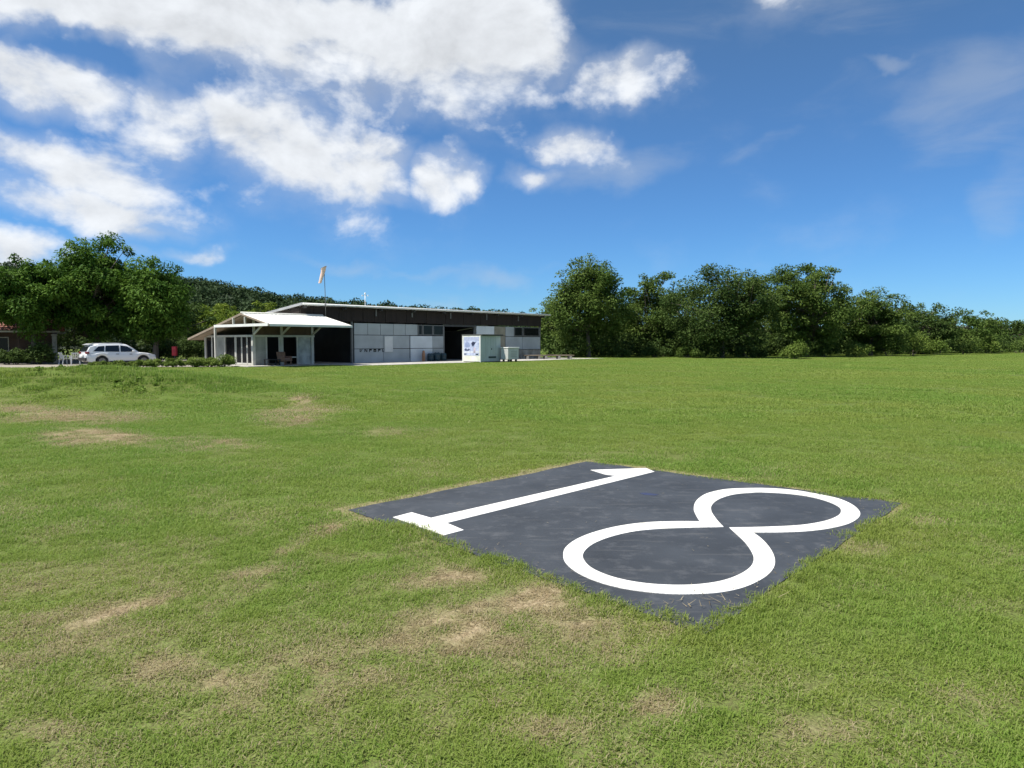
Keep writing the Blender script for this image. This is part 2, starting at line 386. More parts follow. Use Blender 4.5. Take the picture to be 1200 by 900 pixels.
# ------------------------------------------------------------------ grass blades
def blade_material():
    m = bpy.data.materials.new('grass_blade'); m.use_nodes = True; nt = m.node_tree; N = nt.nodes; L = nt.links
    N.clear(); out = N.new('ShaderNodeOutputMaterial')
    tone = N.new('ShaderNodeAttribute'); tone.attribute_name = 'tone'
    dry = N.new('ShaderNodeAttribute'); dry.attribute_type = 'INSTANCER'; dry.attribute_name = 'dry'
    lush = N.new('ShaderNodeAttribute'); lush.attribute_type = 'INSTANCER'; lush.attribute_name = 'lush'
    def mix(f, a, c):
        x = N.new('ShaderNodeMixRGB')
        if isinstance(f, float): x.inputs[0].default_value = f
        else: L.new(f, x.inputs[0])
        for i, q in ((1, a), (2, c)):
            if isinstance(q, tuple): x.inputs[i].default_value = (*q, 1)
            else: L.new(q, x.inputs[i])
        return x.outputs[0]
    def math_(op, a, b):
        x = N.new('ShaderNodeMath'); x.operation = op
        for i, q in enumerate((a, b)):
            if isinstance(q, float): x.inputs[i].default_value = q
            else: L.new(q, x.inputs[i])
        return x.outputs[0]
    green = mix(lush.outputs['Fac'], (.222, .288, .046), (.148, .280, .033))
    green = mix(math_('MULTIPLY', tone.outputs['Fac'], .75), green, (.285, .345, .085))
    thr = math_('ADD', math_('MULTIPLY', dry.outputs['Fac'], .95), math_('MULTIPLY', tone.outputs['Fac'], .40))
    sel = N.new('ShaderNodeMapRange'); sel.interpolation_type = 'SMOOTHSTEP'; L.new(thr, sel.inputs[0]); sel.inputs[1].default_value = .30; sel.inputs[2].default_value = .62
    col = mix(sel.outputs[0], green, mix(tone.outputs['Fac'], (.30, .24, .12), (.46, .39, .24)))
    b = N.new('ShaderNodeBsdfPrincipled'); b.inputs['Roughness'].default_value = .6; b.inputs['Specular IOR Level'].default_value = .25
    L.new(col, b.inputs['Base Color'])
    t = N.new('ShaderNodeBsdfTranslucent'); L.new(col, t.inputs[0])
    ms = N.new('ShaderNodeMixShader'); ms.inputs[0].default_value = .45
    L.new(b.outputs[0], ms.inputs[1]); L.new(t.outputs[0], ms.inputs[2]); L.new(ms.outputs[0], out.inputs[0])
    return m
def build_grass():
    gm = blade_material()
    tufts = bpy.data.collections.new('grass_tufts')          # the meshes the turf is made of
    kinds = [(34, .06, .0016, .0028, .022, .055)] * 6 + [(95, .17, .0024, .0038, .025, .060)] * 4 + [(170, .42, .005, .008, .035, .075)] * 4 + [(240, .85, .010, .016, .045, .085)] * 4
    for k, (n, trad, w0, w1, l0, l1) in enumerate(kinds):
        r = np.random.default_rng(100 + k); V = []; Fc = []; tone = []
        for i in range(n):
            a = r.uniform(0, 2 * math.pi); rad = trad * math.sqrt(r.uniform()); bx0, by0 = rad * math.cos(a), rad * math.sin(a)
            d = r.uniform(0, 2 * math.pi); ln = r.uniform(l0, l1) * (1.35 if r.uniform() < .12 else 1); tilt = R(r.uniform(25, 88)); w = r.uniform(w0, w1)
            dx, dy = math.cos(d), math.sin(d); px_, py_ = -dy * w, dx * w
            h1 = ln * .55; x1 = math.sin(tilt * .6) * h1; z1 = math.cos(tilt * .6) * h1
            x2 = x1 + math.sin(min(tilt * 1.35, 1.65)) * ln * .5; z2 = z1 + math.cos(min(tilt * 1.35, 1.65)) * ln * .5
            j = len(V)
            V += [(bx0 - px_, by0 - py_, -.008), (bx0 + px_, by0 + py_, -.008), (bx0 + dx * x1 + px_ * .8, by0 + dy * x1 + py_ * .8, z1), (bx0 + dx * x1 - px_ * .8, by0 + dy * x1 - py_ * .8, z1), (bx0 + dx * x2, by0 + dy * x2, z2)]
            Fc += [(j, j + 1, j + 2, j + 3), (j + 3, j + 2, j + 4)]
            tn = r.uniform() ** 1.4; tone += [tn] * 5
        me = bpy.data.meshes.new('tuft'); me.from_pydata(V, [], Fc); me.materials.append(gm)
        a = me.attributes.new('tone', 'FLOAT', 'POINT'); a.data.foreach_set('value', np.array(tone, np.float32))
        tufts.objects.link(bpy.data.objects.new('grass_tuft', me))
    pts = []
    def zone(y0, y1, dens, first, count):
        # an even scatter over the strip y0..y1, widening with distance
        wid = y1 + 3; n = int(dens * 2 * wid * (y1 - y0))
        x = rng.uniform(-wid, wid, n); y = rng.uniform(y0, y1, n)
        k = np.abs(x) < y + 3; q = int(k.sum())
        pts.append((x[k], y[k], rng.uniform(.85, 1.15, q), np.full(q, 1.0), first + rng.integers(0, count, q)))
    zone(.6, 2.2, 260, 0, 6); zone(2.2, 4.0, 430, 0, 6); zone(4.0, 6.0, 380, 0, 6)
    zone(5.6, 9, 62, 6, 4); zone(9, 15, 44, 6, 4)
    zone(14, 22, 9, 10, 4); zone(22, 33, 6.5, 10, 4)
    zone(31, 60, 2.0, 14, 4); zone(60, 112, 1.3, 14, 4)
    x, y, sx, sz, ix = (np.concatenate(c) for c in zip(*pts))
    d = dryness(x, y); lu = lushness(x, y)
    pdist = panel_dist(x, y)
    edge_n = fbm(x * 2.2, y * 2.2, 71, 3)
    lower = (y < 6.2)
    # turf creeps over the near edges of the panel, bare earth lies along the far-left edge
    lim = np.where(lower & (x < 1.3), .02 + .20 * (edge_n - .3), np.where(x > 1.2, .0 + .14 * (edge_n - .4), -.10 + .12 * (edge_n - .3)))
    keep = (pdist < lim) & (rng.uniform(size=len(x)) > d * .55 - .05)
    keep &= ~((pdist > -.13) & (y > 6.6) & (x < 1.2) & (edge_n > .42))
    # nothing grows on the concrete in front of the sheds
    ux, uy = .667, .745
    tv = x * .745 - y * .667; tu = x * ux + y * uy
    keep &= ~((tv < -38.9) & (tu > 28) & (tu < 53)) & ~((tv < -42.1) & (tu > 22) & (tu < 28.2)) & ~((y > 43.9) & (x < -18))
    x, y, sx, sz, d, lu, pdist, ix = (a[keep] for a in (x, y, sx, sz, d, lu, pdist, ix))
    border = np.exp(-(pdist / .22) ** 2)
    h = (0.50 + .55 * lu) * (1 - .5 * d) * rng.uniform(.75, 1.3, len(x)) * sz
    h *= 1 + .55 * border * (y < 6.2)
    bank = sstep(.16, .42, relief(x, y)) * (y < 30); h *= 1 + 1.1 * bank; lu = lu + .03 * bank
    lu = lu + .05 * np.sin((x * .55 + y * .25) * 1.1 + 2 * fbm(x * .1, y * .1, 88, 2)) * sstep(8, 20, y)
    d = np.where(border > .3, d * .6, d)
    z = relief(x, y) - .004
    me = bpy.data.meshes.new('turf_points'); me.vertices.add(len(x)); me.vertices.foreach_set('co', np.stack([x, y, z], 1).astype(np.float32).ravel())
    for nm, arr in (('dry', d), ('lush', np.clip((lu - .3) / .4, 0, 1)), ('rot', rng.uniform(0, 6.283, len(x)))):
        a = me.attributes.new(nm, 'FLOAT', 'POINT'); a.data.foreach_set('value', arr.astype(np.float32))
    a = me.attributes.new('pick', 'INT', 'POINT'); a.data.foreach_set('value', ix.astype(np.int32))
    a = me.attributes.new('siz', 'FLOAT_VECTOR', 'POINT'); a.data.foreach_set('vector', np.stack([sx, sx, h], 1).astype(np.float32).ravel())
    o = bpy.data.objects.new('grass', me); COL.objects.link(o)
    tag(o, 'short mown green grass covering the whole airfield lawn', 'grass', kind='stuff')
    ng = bpy.data.node_groups.new('turf', 'GeometryNodeTree')
    ng.interface.new_socket('Geometry', in_out='INPUT', socket_type='NodeSocketGeometry'); ng.interface.new_socket('Geometry', in_out='OUTPUT', socket_type='NodeSocketGeometry')
    N = ng.nodes; L = ng.links; gi = N.new('NodeGroupInput'); go = N.new('NodeGroupOutput')
    ci = N.new('GeometryNodeCollectionInfo'); ci.inputs[0].default_value = tufts; ci.inputs[1].default_value = True; ci.inputs[2].default_value = True
    ip = N.new('GeometryNodeInstanceOnPoints'); ip.inputs['Pick Instance'].default_value = True
    def attr(nm, t):
        q = N.new('GeometryNodeInputNamedAttribute'); q.data_type = t; q.inputs[0].default_value = nm; return q.outputs[0]
    cx = N.new('ShaderNodeCombineXYZ'); L.new(attr('rot', 'FLOAT'), cx.inputs[2])
    L.new(gi.outputs[0], ip.inputs['Points']); L.new(ci.outputs[0], ip.inputs['Instance']); L.new(cx.outputs[0], ip.inputs['Rotation']); L.new(attr('siz', 'FLOAT_VECTOR'), ip.inputs['Scale'])
    L.new(attr('pick', 'INT'), ip.inputs['Instance Index']); L.new(ip.outputs[0], go.inputs[0])
    o.modifiers.new('turf', 'NODES').node_group = ng
    print('grass tufts', len(x))
build_grass()

# ------------------------------------------------------------------ foliage
def leaf_material(name, dark, light, transl=.3, yellow=None):
    if name in MATS: return MATS[name]
    m = bpy.data.materials.new(name); m.use_nodes = True; nt = m.node_tree; N = nt.nodes; L = nt.links
    N.clear(); out = N.new('ShaderNodeOutputMaterial')
    tone = N.new('ShaderNodeAttribute'); tone.attribute_name = 'tone'
    mx = N.new('ShaderNodeMixRGB'); L.new(tone.outputs['Fac'], mx.inputs[0]); mx.inputs[1].default_value = (*dark, 1); mx.inputs[2].default_value = (*light, 1)
    b = N.new('ShaderNodeBsdfPrincipled'); b.inputs['Roughness'].default_value = .7; b.inputs['Specular IOR Level'].default_value = .12
    L.new(mx.outputs[0], b.inputs['Base Color'])
    t = N.new('ShaderNodeBsdfTranslucent'); L.new(mx.outputs[0], t.inputs[0])
    ms = N.new('ShaderNodeMixShader'); ms.inputs[0].default_value = transl
    L.new(b.outputs[0], ms.inputs[1]); L.new(t.outputs[0], ms.inputs[2]); L.new(ms.outputs[0], out.inputs[0])
    MATS[name] = m; return m
BARK = mat('bark', (.13, .105, .08), .9, .35, 6, bump=.6, bscale=18, stretch=(1, 1, .25))
LEAF = {'mango': leaf_material('leaf_mango', (.036, .090, .010), (.125, .220, .030)),
        'broad': leaf_material('leaf_broad', (.048, .094, .015), (.155, .215, .048)),
        'dark': leaf_material('leaf_dark', (.034, .066, .014), (.098, .146, .035)),
        'feather': leaf_material('leaf_feather', (.046, .088, .015), (.138, .196, .042)),
        'yellow': leaf_material('leaf_yellow', (.080, .135, .014), (.210, .265, .034)),
        'bush': leaf_material('leaf_bush', (.085, .145, .022), (.215, .275, .060)),
        'far': leaf_material('leaf_far', (.022, .044, .016), (.050, .082, .028), .15),
        'weed': leaf_material('leaf_weed', (.105, .185, .024), (.190, .275, .048))}

def leaves(centers, radii, per, size, r, flat=.65, droop=0.0, tone_c=None, aspect=.45):
    """leaf quads spread through puffs: centers (n,3), radii (n,), per = leaves per puff"""
    n = len(centers); per = np.maximum(8, per * (radii / np.mean(radii)) ** 2).astype(int); tot = int(per.sum())
    c = np.repeat(centers, per, 0); rad = np.repeat(radii, per)
    u = r.normal(size=(tot, 3)); u /= np.linalg.norm(u, axis=1, keepdims=True)
    q = r.uniform(size=tot) ** .42
    p = c + u * (rad * q)[:, None] * np.array([1, 1, flat])
    # leaf axis: outward and slightly down; normal: upward with scatter
    ax = u * np.array([1, 1, .35]) + r.normal(size=(tot, 3)) * .55; ax[:, 2] -= droop
    ax /= np.linalg.norm(ax, axis=1, keepdims=True)
    nr = np.array([0, 0, 1.0]) + u * .7 + r.normal(size=(tot, 3)) * .55
    sd = np.cross(nr, ax); sd /= np.linalg.norm(sd, axis=1, keepdims=True) + 1e-9
    ln = size * r.uniform(.6, 1.35, tot); w = ln * aspect
    base = p - ax * (ln / 2)[:, None]; tip = p + ax * (ln / 2)[:, None]; tip[:, 2] -= ln * .12
    V = np.stack([base, p + sd * (w / 2)[:, None], tip, p - sd * (w / 2)[:, None]], 1).reshape(-1, 3)
    Fq = np.arange(tot * 4).reshape(-1, 4)
    tc = np.repeat(r.uniform(.15, .75, n) if tone_c is None else tone_c, per)
    tone = np.clip(tc + r.normal(size=tot) * .11, 0, 1)
    return V, Fq, np.repeat(tone, 4)

def make_tree(name, label, cat, x, y, height, width, depth=None, bottom=1.0, puffs=60, per=170, leaf=.26, kind='broad', seed=0, group=None, puff_r=1.15, flat=.6, trunk_h=None, trunk_r=.22, spread=1.0, top_bias=.6, lean=0, z0=0.0, spikes=6, droop=.1):
    r = np.random.default_rng(seed); depth = depth or width * .85
    root = empty(name, (x, y, z0)); tag(root, label, cat, group)
    H = height - bottom; cz = bottom + H * .5
    # puff centres: through an uneven ellipsoid, kept mostly in its outer half
    C = []
    lob = r.uniform(0, 6.28, 4); la = r.uniform(.10, .22, 4)
    while len(C) < puffs:
        u = r.normal(size=3); u /= np.linalg.norm(u); q = r.uniform(.25, 1) ** .5
        az = math.atan2(u[1], u[0]); k = 1 + sum(la[i] * math.sin((i + 1) * az + lob[i] + u[2] * 2) for i in range(4)) * .8
        p = u * q * k * .93
        if p[2] > 1.05: continue
        zz = cz + p[2] * (H * .5 - puff_r * flat * .6)
        ww = 1 - .25 * max(0, p[2]) ** 2
        C.append((p[0] * (width / 2 - puff_r * .55) * ww + lean * (zz / height), p[1] * (depth / 2 - puff_r * .55) * ww, zz))
    C = np.array(C); rad = puff_r * r.uniform(.55, 1.2, len(C))
    # a few sprigs that break the outline
    sp = []
    for k in range(spikes):
        a = r.uniform(0, 6.28); e = r.uniform(.1, 1.3)
        sp.append(((width / 2) * math.cos(a) * math.cos(e) * .93 + lean, (depth / 2) * math.sin(a) * math.cos(e) * .93, cz + H * .5 * math.sin(e) * .93))
    if sp:
        C = np.vstack([C, np.array(sp)]); rad = np.concatenate([rad, np.full(len(sp), puff_r * .5)])
    tone_c = np.clip(r.uniform(.1, .8, len(C)), 0, 1)
    V, Fq, tone = leaves(C, rad, per, leaf, r, flat, droop, tone_c)
    V[:, 2] = np.maximum(V[:, 2], .03)
    np_mesh('crown', V, Fq, LEAF[kind], root, tone)
    # trunk and limbs
    th = trunk_h or max(bottom + .25 * H, height * .28)
    mb = MB(); kx, ky = r.normal(0, .18), r.normal(0, .18)
    fork = Vector((kx + lean * .2, ky, th)); mb.tube([(0, 0, -.15), (0, 0, .15), (kx * .4, ky * .4, th * .5), tuple(fork)], [trunk_r * 1.5, trunk_r * 1.15, trunk_r * .95, trunk_r * .8], 9)
    order = np.concatenate([r.permutation(puffs)[:min(puffs, 26)], np.arange(puffs, len(C))])
    limbs = []
    for j, k in enumerate(order):
        tgt = Vector(C[k])
        if j < 7:
            mid = fork.lerp(tgt, .5) + Vector((r.normal(0, .2), r.normal(0, .2), .25))
            mb.tube([tuple(fork - Vector((0, 0, .15))), tuple(mid), tuple(tgt)], [trunk_r * .55, trunk_r * .36, trunk_r * .1], 6); limbs.append((mid, tgt))
        else:
            a, b = limbs[j % len(limbs)]; s = a.lerp(b, r.uniform(.0, .5))
            mb.tube([tuple(s), tuple(s.lerp(tgt, .55) + Vector((0, 0, .15))), tuple(tgt)], [trunk_r * .26, trunk_r * .17, trunk_r * .06], 5)
    mb.build('trunk', BARK, root, smooth=True)
    return root
def make_shrub(name, label, cat, x, y, h, w, depth=None, n=14, per=110, leaf=.14, kind='bush', seed=0, group=None, z0=0.0, droop=.0, aspect=.4):
    r = np.random.default_rng(seed); depth = depth or w * .8
    root = empty(name, (x, y, z0)); tag(root, label, cat, group)
    C = []
    for k in range(n):
        a = r.uniform(0, 6.28); q = math.sqrt(r.uniform()); xx, yy = q * math.cos(a), q * math.sin(a)
        zt = h * (1 - .55 * q * q) * r.uniform(.75, 1.0)
        C.append((xx * w * .42, yy * depth * .42, zt * r.uniform(.35, .80)))
    C = np.array(C); rad = np.minimum(C[:, 2] * .75, h * .34) * r.uniform(.8, 1.2, n)
    V, Fq, tone = leaves(C, rad, per, leaf, r, .9, droop, None, aspect)
    V[:, 2] = np.maximum(V[:, 2], .01)
    np_mesh('foliage', V, Fq, LEAF[kind], root, tone)
    mb = MB()
    for c in C[:8]: mb.tube([(c[0] * .15, c[1] * .15, -.05), (c[0] * .6, c[1] * .6, c[2] * .6), tuple(c)], [.03, .02, .008], 5)
    mb.build('stem', BARK, root)
    return root

# ------------------------------------------------------------------ ground sheets
THETA = math.atan2(.745, .667)               # the sheds, the hut and the car share one alignment
CONC = mat('concrete', (.42, .40, .36), .9, .3, 1.6, bump=.3, bscale=30)
GRAVEL = mat('gravel', (.30, .27, .22), .95, .4, 2.2, bump=.8, bscale=60)
HS = 1.065
HANGAR_O = (-11.3 * HS, 50.0 * HS, 0.0); HOUSE_O = (-17.2, 46.6, 0.0)
def uv(o, x, y):
    if o is HANGAR_O: x, y = x * HS, y * HS
    return (o[0] + .667 * x - .745 * y, o[1] + .745 * x + .667 * y)
ap = bx('concrete_apron', (-3.55, -5.55, -.1), (25.5, 13.4, .03), CONC); ap.location = HANGAR_O; ap.rotation_euler.z = THETA; tag(ap, kind='structure')
dr = MB().slab([(-70, 43.9, -.05), (-34, 43.9, -.05), (-26, 44.2, -.05), (-19.5, 45.6, -.05), (-21.2, 55, -.05), (-30, 66, -.05), (-70, 66, -.05)], (0, 0, .056)).build('driveway', GRAVEL); tag(dr, kind='structure')

# ------------------------------------------------------------------ runway number panel
def panel_material():
    m = mat('panel_sheet', (.044, .049, .055), .62, .32, 1.4, bump=.12, bscale=9, spec=.35)
    nt = m.node_tree; N = nt.nodes; L = nt.links; b = N['Principled BSDF']
    src = b.inputs['Base Color'].links[0].from_socket
    geo = N.new('ShaderNodeNewGeometry')
    t = N.new('ShaderNodeTexNoise'); t.inputs['Scale'].default_value = 5.5; t.inputs['Detail'].default_value = 8; t.inputs['Roughness'].default_value = .7; L.new(geo.outputs['Position'], t.inputs['Vector'])
    r = N.new('ShaderNodeMapRange'); L.new(t.outputs[0], r.inputs[0]); r.inputs[1].default_value = .52; r.inputs[2].default_value = .78; r.inputs[4].default_value = .75
    mx = N.new('ShaderNodeMixRGB'); L.new(r.outputs[0], mx.inputs[0]); L.new(src, mx.inputs[1]); mx.inputs[2].default_value = (.105, .108, .112, 1)
    # pale dust scuffs drawn out along the sheet
    mp = N.new('ShaderNodeMapping'); mp.inputs[3].default_value = (1.2, 9, 1); mp.inputs[2].default_value = (0, 0, R(12)); L.new(geo.outputs['Position'], mp.inputs[0])
    t2 = N.new('ShaderNodeTexNoise'); t2.inputs['Scale'].default_value = 1.6; t2.inputs['Detail'].default_value = 6; L.new(mp.outputs[0], t2.inputs['Vector'])
    r2 = N.new('ShaderNodeMapRange'); L.new(t2.outputs[0], r2.inputs[0]); r2.inputs[1].default_value = .58; r2.inputs[2].default_value = .75; r2.inputs[4].default_value = .3
    mx2 = N.new('ShaderNodeMixRGB'); L.new(r2.outputs[0], mx2.inputs[0]); L.new(mx.outputs[0], mx2.inputs[1]); mx2.inputs[2].default_value = (.15, .145, .135, 1)
    L.new(mx2.outputs[0], b.inputs['Base Color'])
    return m
def smooth_closed(pts, sub=4, sharp=()):
    out = []; n = len(pts)
    for i in range(n):
        p0, p1, p2, p3 = (Vector(pts[(i + k) % n]) for k in (-1, 0, 1, 2))
        if i in sharp: p0 = p1
        if (i + 1) % n in sharp: p3 = p2
        for k in range(sub):
            t = k / sub
            out.append(tuple(.5 * ((2 * p1) + (-p0 + p2) * t + (2 * p0 - 5 * p1 + 4 * p2 - p3) * t * t + (-p0 + 3 * p1 - 3 * p2 + p3) * t ** 3)))
    return out
def flat_sheet(name, rings, z0, z1, m, parent):
    """a sheet with straight sides from an outline and its holes"""
    tri = tessellate_polygon([[Vector((x, y, 0)) for x, y in r] for r in rings])
    flat = [p for r in rings for p in r]; n = len(flat); mb = MB()
    mb.v = [(x, y, z1) for x, y in flat] + [(x, y, z0) for x, y in flat]
    mb.f = [tuple(t) for t in tri]
    i = 0
    for r in rings:
        k = len(r)
        for j in range(k): a, b = i + j, i + (j + 1) % k; mb.f.append((a, b, b + n, a + n))
        i += k
    return mb.build(name, m, parent)
def build_panel():
    root = empty('runway_number_panel', (PC[0], PC[1], 0)); tag(root, 'dark slate square ground panel painted with the white runway number', 'ground panel')
    loc = lambda px, py: (lambda q: (q[0] - PC[0], q[1] - PC[1]))(ground_pt(px, py))
    # outline, slightly ragged
    r = np.random.default_rng(4); pts = []
    for k in range(4):
        a, b = Vector(PANEL[k]), Vector(PANEL[(k + 1) % 4])
        for j in range(14):
            p = a.lerp(b, j / 14); n_ = Vector((b.y - a.y, a.x - b.x)).normalized()
            p += n_ * (r.normal(0, .012) if j else 0); pts.append((p.x - PC[0], p.y - PC[1]))
    flat_sheet('sheet', [pts], -.03, .006, panel_material(), root)
    WHITE = mat('number_paint', (.72, .715, .69), .65, .10, 5, spec=.25, col2=(.72, .70, .63), bump=.25, bscale=60)
    nt = WHITE.node_tree; N = nt.nodes; L = nt.links; b_ = N['Principled BSDF']; src = b_.inputs['Base Color'].links[0].from_socket
    tcw = N.new('ShaderNodeTexCoord')
    for sc, lo, hi, amt, c in ((38, .60, .68, .6, (.16, .16, .17)), (7, .52, .75, .55, (.50, .45, .35))):
        t = N.new('ShaderNodeTexNoise'); t.inputs['Scale'].default_value = sc; t.inputs['Detail'].default_value = 7; t.inputs['Roughness'].default_value = .65; L.new(tcw.outputs['Object'], t.inputs['Vector'])
        q = N.new('ShaderNodeMapRange'); L.new(t.outputs[0], q.inputs[0]); q.inputs[1].default_value = lo; q.inputs[2].default_value = hi; q.inputs[4].default_value = amt
        x_ = N.new('ShaderNodeMixRGB'); L.new(q.outputs[0], x_.inputs[0]); L.new(src, x_.inputs[1]); x_.inputs[2].default_value = (*c, 1); src = x_.outputs[0]
    L.new(src, b_.inputs['Base Color'])
    one = [(692, 551.5), (757, 549.3), (767, 553.6), (523.7, 614.0), (543.5, 622.3), (520, 628.5), (460.5, 607.2), (482.5, 601.4), (505, 608), (722, 558.4), (709, 556.8)]
    flat_sheet('digit_one', [[loc(*p) for p in one]], .005, .010, WHITE, root)
    outer = [(820, 612), (815, 603.7), (813, 596.2), (816.2, 587.5), (827.5, 579.5), (847.5, 574.5), (870, 573), (900.3, 572.9), (930.7, 575.2), (958.7, 579.9), (982, 585), (998.3, 592), (1007.2, 600.2), (1006.5, 607.2), (996, 614.2), (977.3, 619.5), (951.7, 623.3), (921.3, 624.9), (883, 625.3),
             (892.5, 632.5), (902.5, 643.7), (908, 656.2), (906.2, 667.5), (895, 678.7), (872.5, 689.5), (845, 695.7), (815, 697.7), (790, 697.7), (760, 695.5), (727.5, 690.5), (700, 683), (677.5, 673), (663.7, 662), (660, 652.5), (663, 642.5), (677.5, 632), (700, 623.5), (727.5, 617), (757.5, 613.2), (790, 612)]
    inner = [(848, 618.6), (840, 610), (833.7, 600), (834.5, 592.5), (843.7, 585.5), (860, 580.5), (880, 578.5), (893.3, 578), (921.3, 579.4), (947, 582.7), (968, 588), (982, 594.3), (985.5, 599.5), (982, 605.3), (968, 611.1), (944.7, 615.6), (916.7, 617.7), (884, 618.8), (854.5, 619.2),
             (861.2, 625.5), (872.5, 636.2), (880.5, 647.5), (883.2, 656.2), (880, 665), (867.5, 674), (847.5, 681.5), (822.5, 685.7), (795, 687), (765, 685.7), (737.5, 682), (712.5, 675.5), (692.5, 666.2), (683.7, 656.2), (684.5, 648), (695, 638.7), (715, 630.5), (740, 624.5), (765, 621.5), (795, 620), (825, 619.2), (845.5, 618.8)]
    o = smooth_closed([loc(*p) for p in outer], 4, (0, 18)); i = smooth_closed([loc(*p) for p in inner], 4, (0, 18, 40))
    flat_sheet('digit_eight', [o, i], .005, .010, WHITE, root)
    BLUE = mat('blue_smear', (.030, .038, .085), .6, .2, 10)
    flat_sheet('paint_smear', [[loc(*p) for p in ((749, 578.6), (757, 578), (772, 580.2), (768, 581.4), (755, 580.6))]], .005, .0075, BLUE, root)
    return root
build_panel()
def build_clippings():
    # dead stems and leaf bits blown onto the sheet, thickest along its edges
    r = np.random.default_rng(44); n = 5200; lo = np.array(PANEL).min(0) - .1; hi = np.array(PANEL).max(0) + .1
    x = r.uniform(lo[0], hi[0], n); y = r.uniform(lo[1], hi[1], n); e = panel_dist(x, y)
    k = (e > -.03) & (r.uniform(size=n) < np.where(e < .12, .8, np.where(e < .3, .22, .03))); x, y = x[k], y[k]; n = len(x)
    # a wisp of long dry stems at the near corner
    cx, cy = ground_pt(818, 706); m = 24; x = np.concatenate([x, cx + r.normal(0, .16, m)]); y = np.concatenate([y, cy + r.normal(0, .10, m)]); n += m
    a = r.uniform(0, 6.28, n); ln = r.uniform(.012, .05, n); ln[-m:] = r.uniform(.05, .13, m); w = r.uniform(.0012, .0026, n)
    dx, dy = np.cos(a), np.sin(a); z = .0125 + r.uniform(0, .006, n); up = r.uniform(0, .25, n) * ln
    V = np.stack([np.stack([x - dy * w, y + dx * w, z], 1), np.stack([x + dy * w, y - dx * w, z], 1), np.stack([x + dx * ln + dy * w * .4, y + dy * ln - dx * w * .4, z + up], 1), np.stack([x + dx * ln - dy * w * .4, y + dy * ln + dx * w * .4, z + up], 1)], 1).reshape(-1, 3)
    o = np_mesh('grass_clippings', V, np.arange(n * 4).reshape(-1, 4), leaf_material('dead_stem', (.16, .12, .06), (.50, .43, .28), .2), None, np.repeat(r.uniform(size=n), 4))
    tag(o, 'dry grass clippings and stems scattered on the dark number panel', 'clippings', kind='stuff')

# ------------------------------------------------------------------ hangar
def fx(px): k = (px - 600) / F; return (k * 50 + 11.3) / (.667 - .745 * k)
def fz(px, py): return CAM_H + (HOR - py) * (50 + .745 * fx(px)) / F
PANEL_GREY = mat('wall_panel_grey', (.40, .425, .425), .7, .16, .9, bump=.1, bscale=20)
PANEL_PALE = mat('wall_panel_pale', (.68, .71, .72), .7, .12, .9, bump=.1, bscale=20)
PANEL_WHITE = mat('wall_panel_white', (.66, .66, .63), .7, .10, 1.5)
PANEL_DIRTY = mat('wall_panel_dirty', (.40, .37, .31), .85, .35, 1.2, col2=(.24, .20, .14))
PANEL_TAN = mat('wall_panel_tan', (.29, .265, .20), .85, .25, 1.4)
DARKWOOD = mat('dark_fascia', (.022, .014, .011), .85, .4, 1.2, bump=.3, bscale=12, stretch=(6, 1, .6))
DARKSTEEL = mat('dark_steel', (.05, .05, .05), .6, .2, 3)
GALV = mat('galvanised_roof', (.45, .46, .47), .45, .25, .7, metal=.3)
WHITEPAINT = mat('white_paint', (.78, .78, .75), .55, .08, 2.5)
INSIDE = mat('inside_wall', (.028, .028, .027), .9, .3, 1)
GLASS = mat('dark_glass', (.010, .011, .012), .2, 0, spec=.25)
FRAME = mat('grey_frame', (.16, .16, .155), .6, .2, 4)
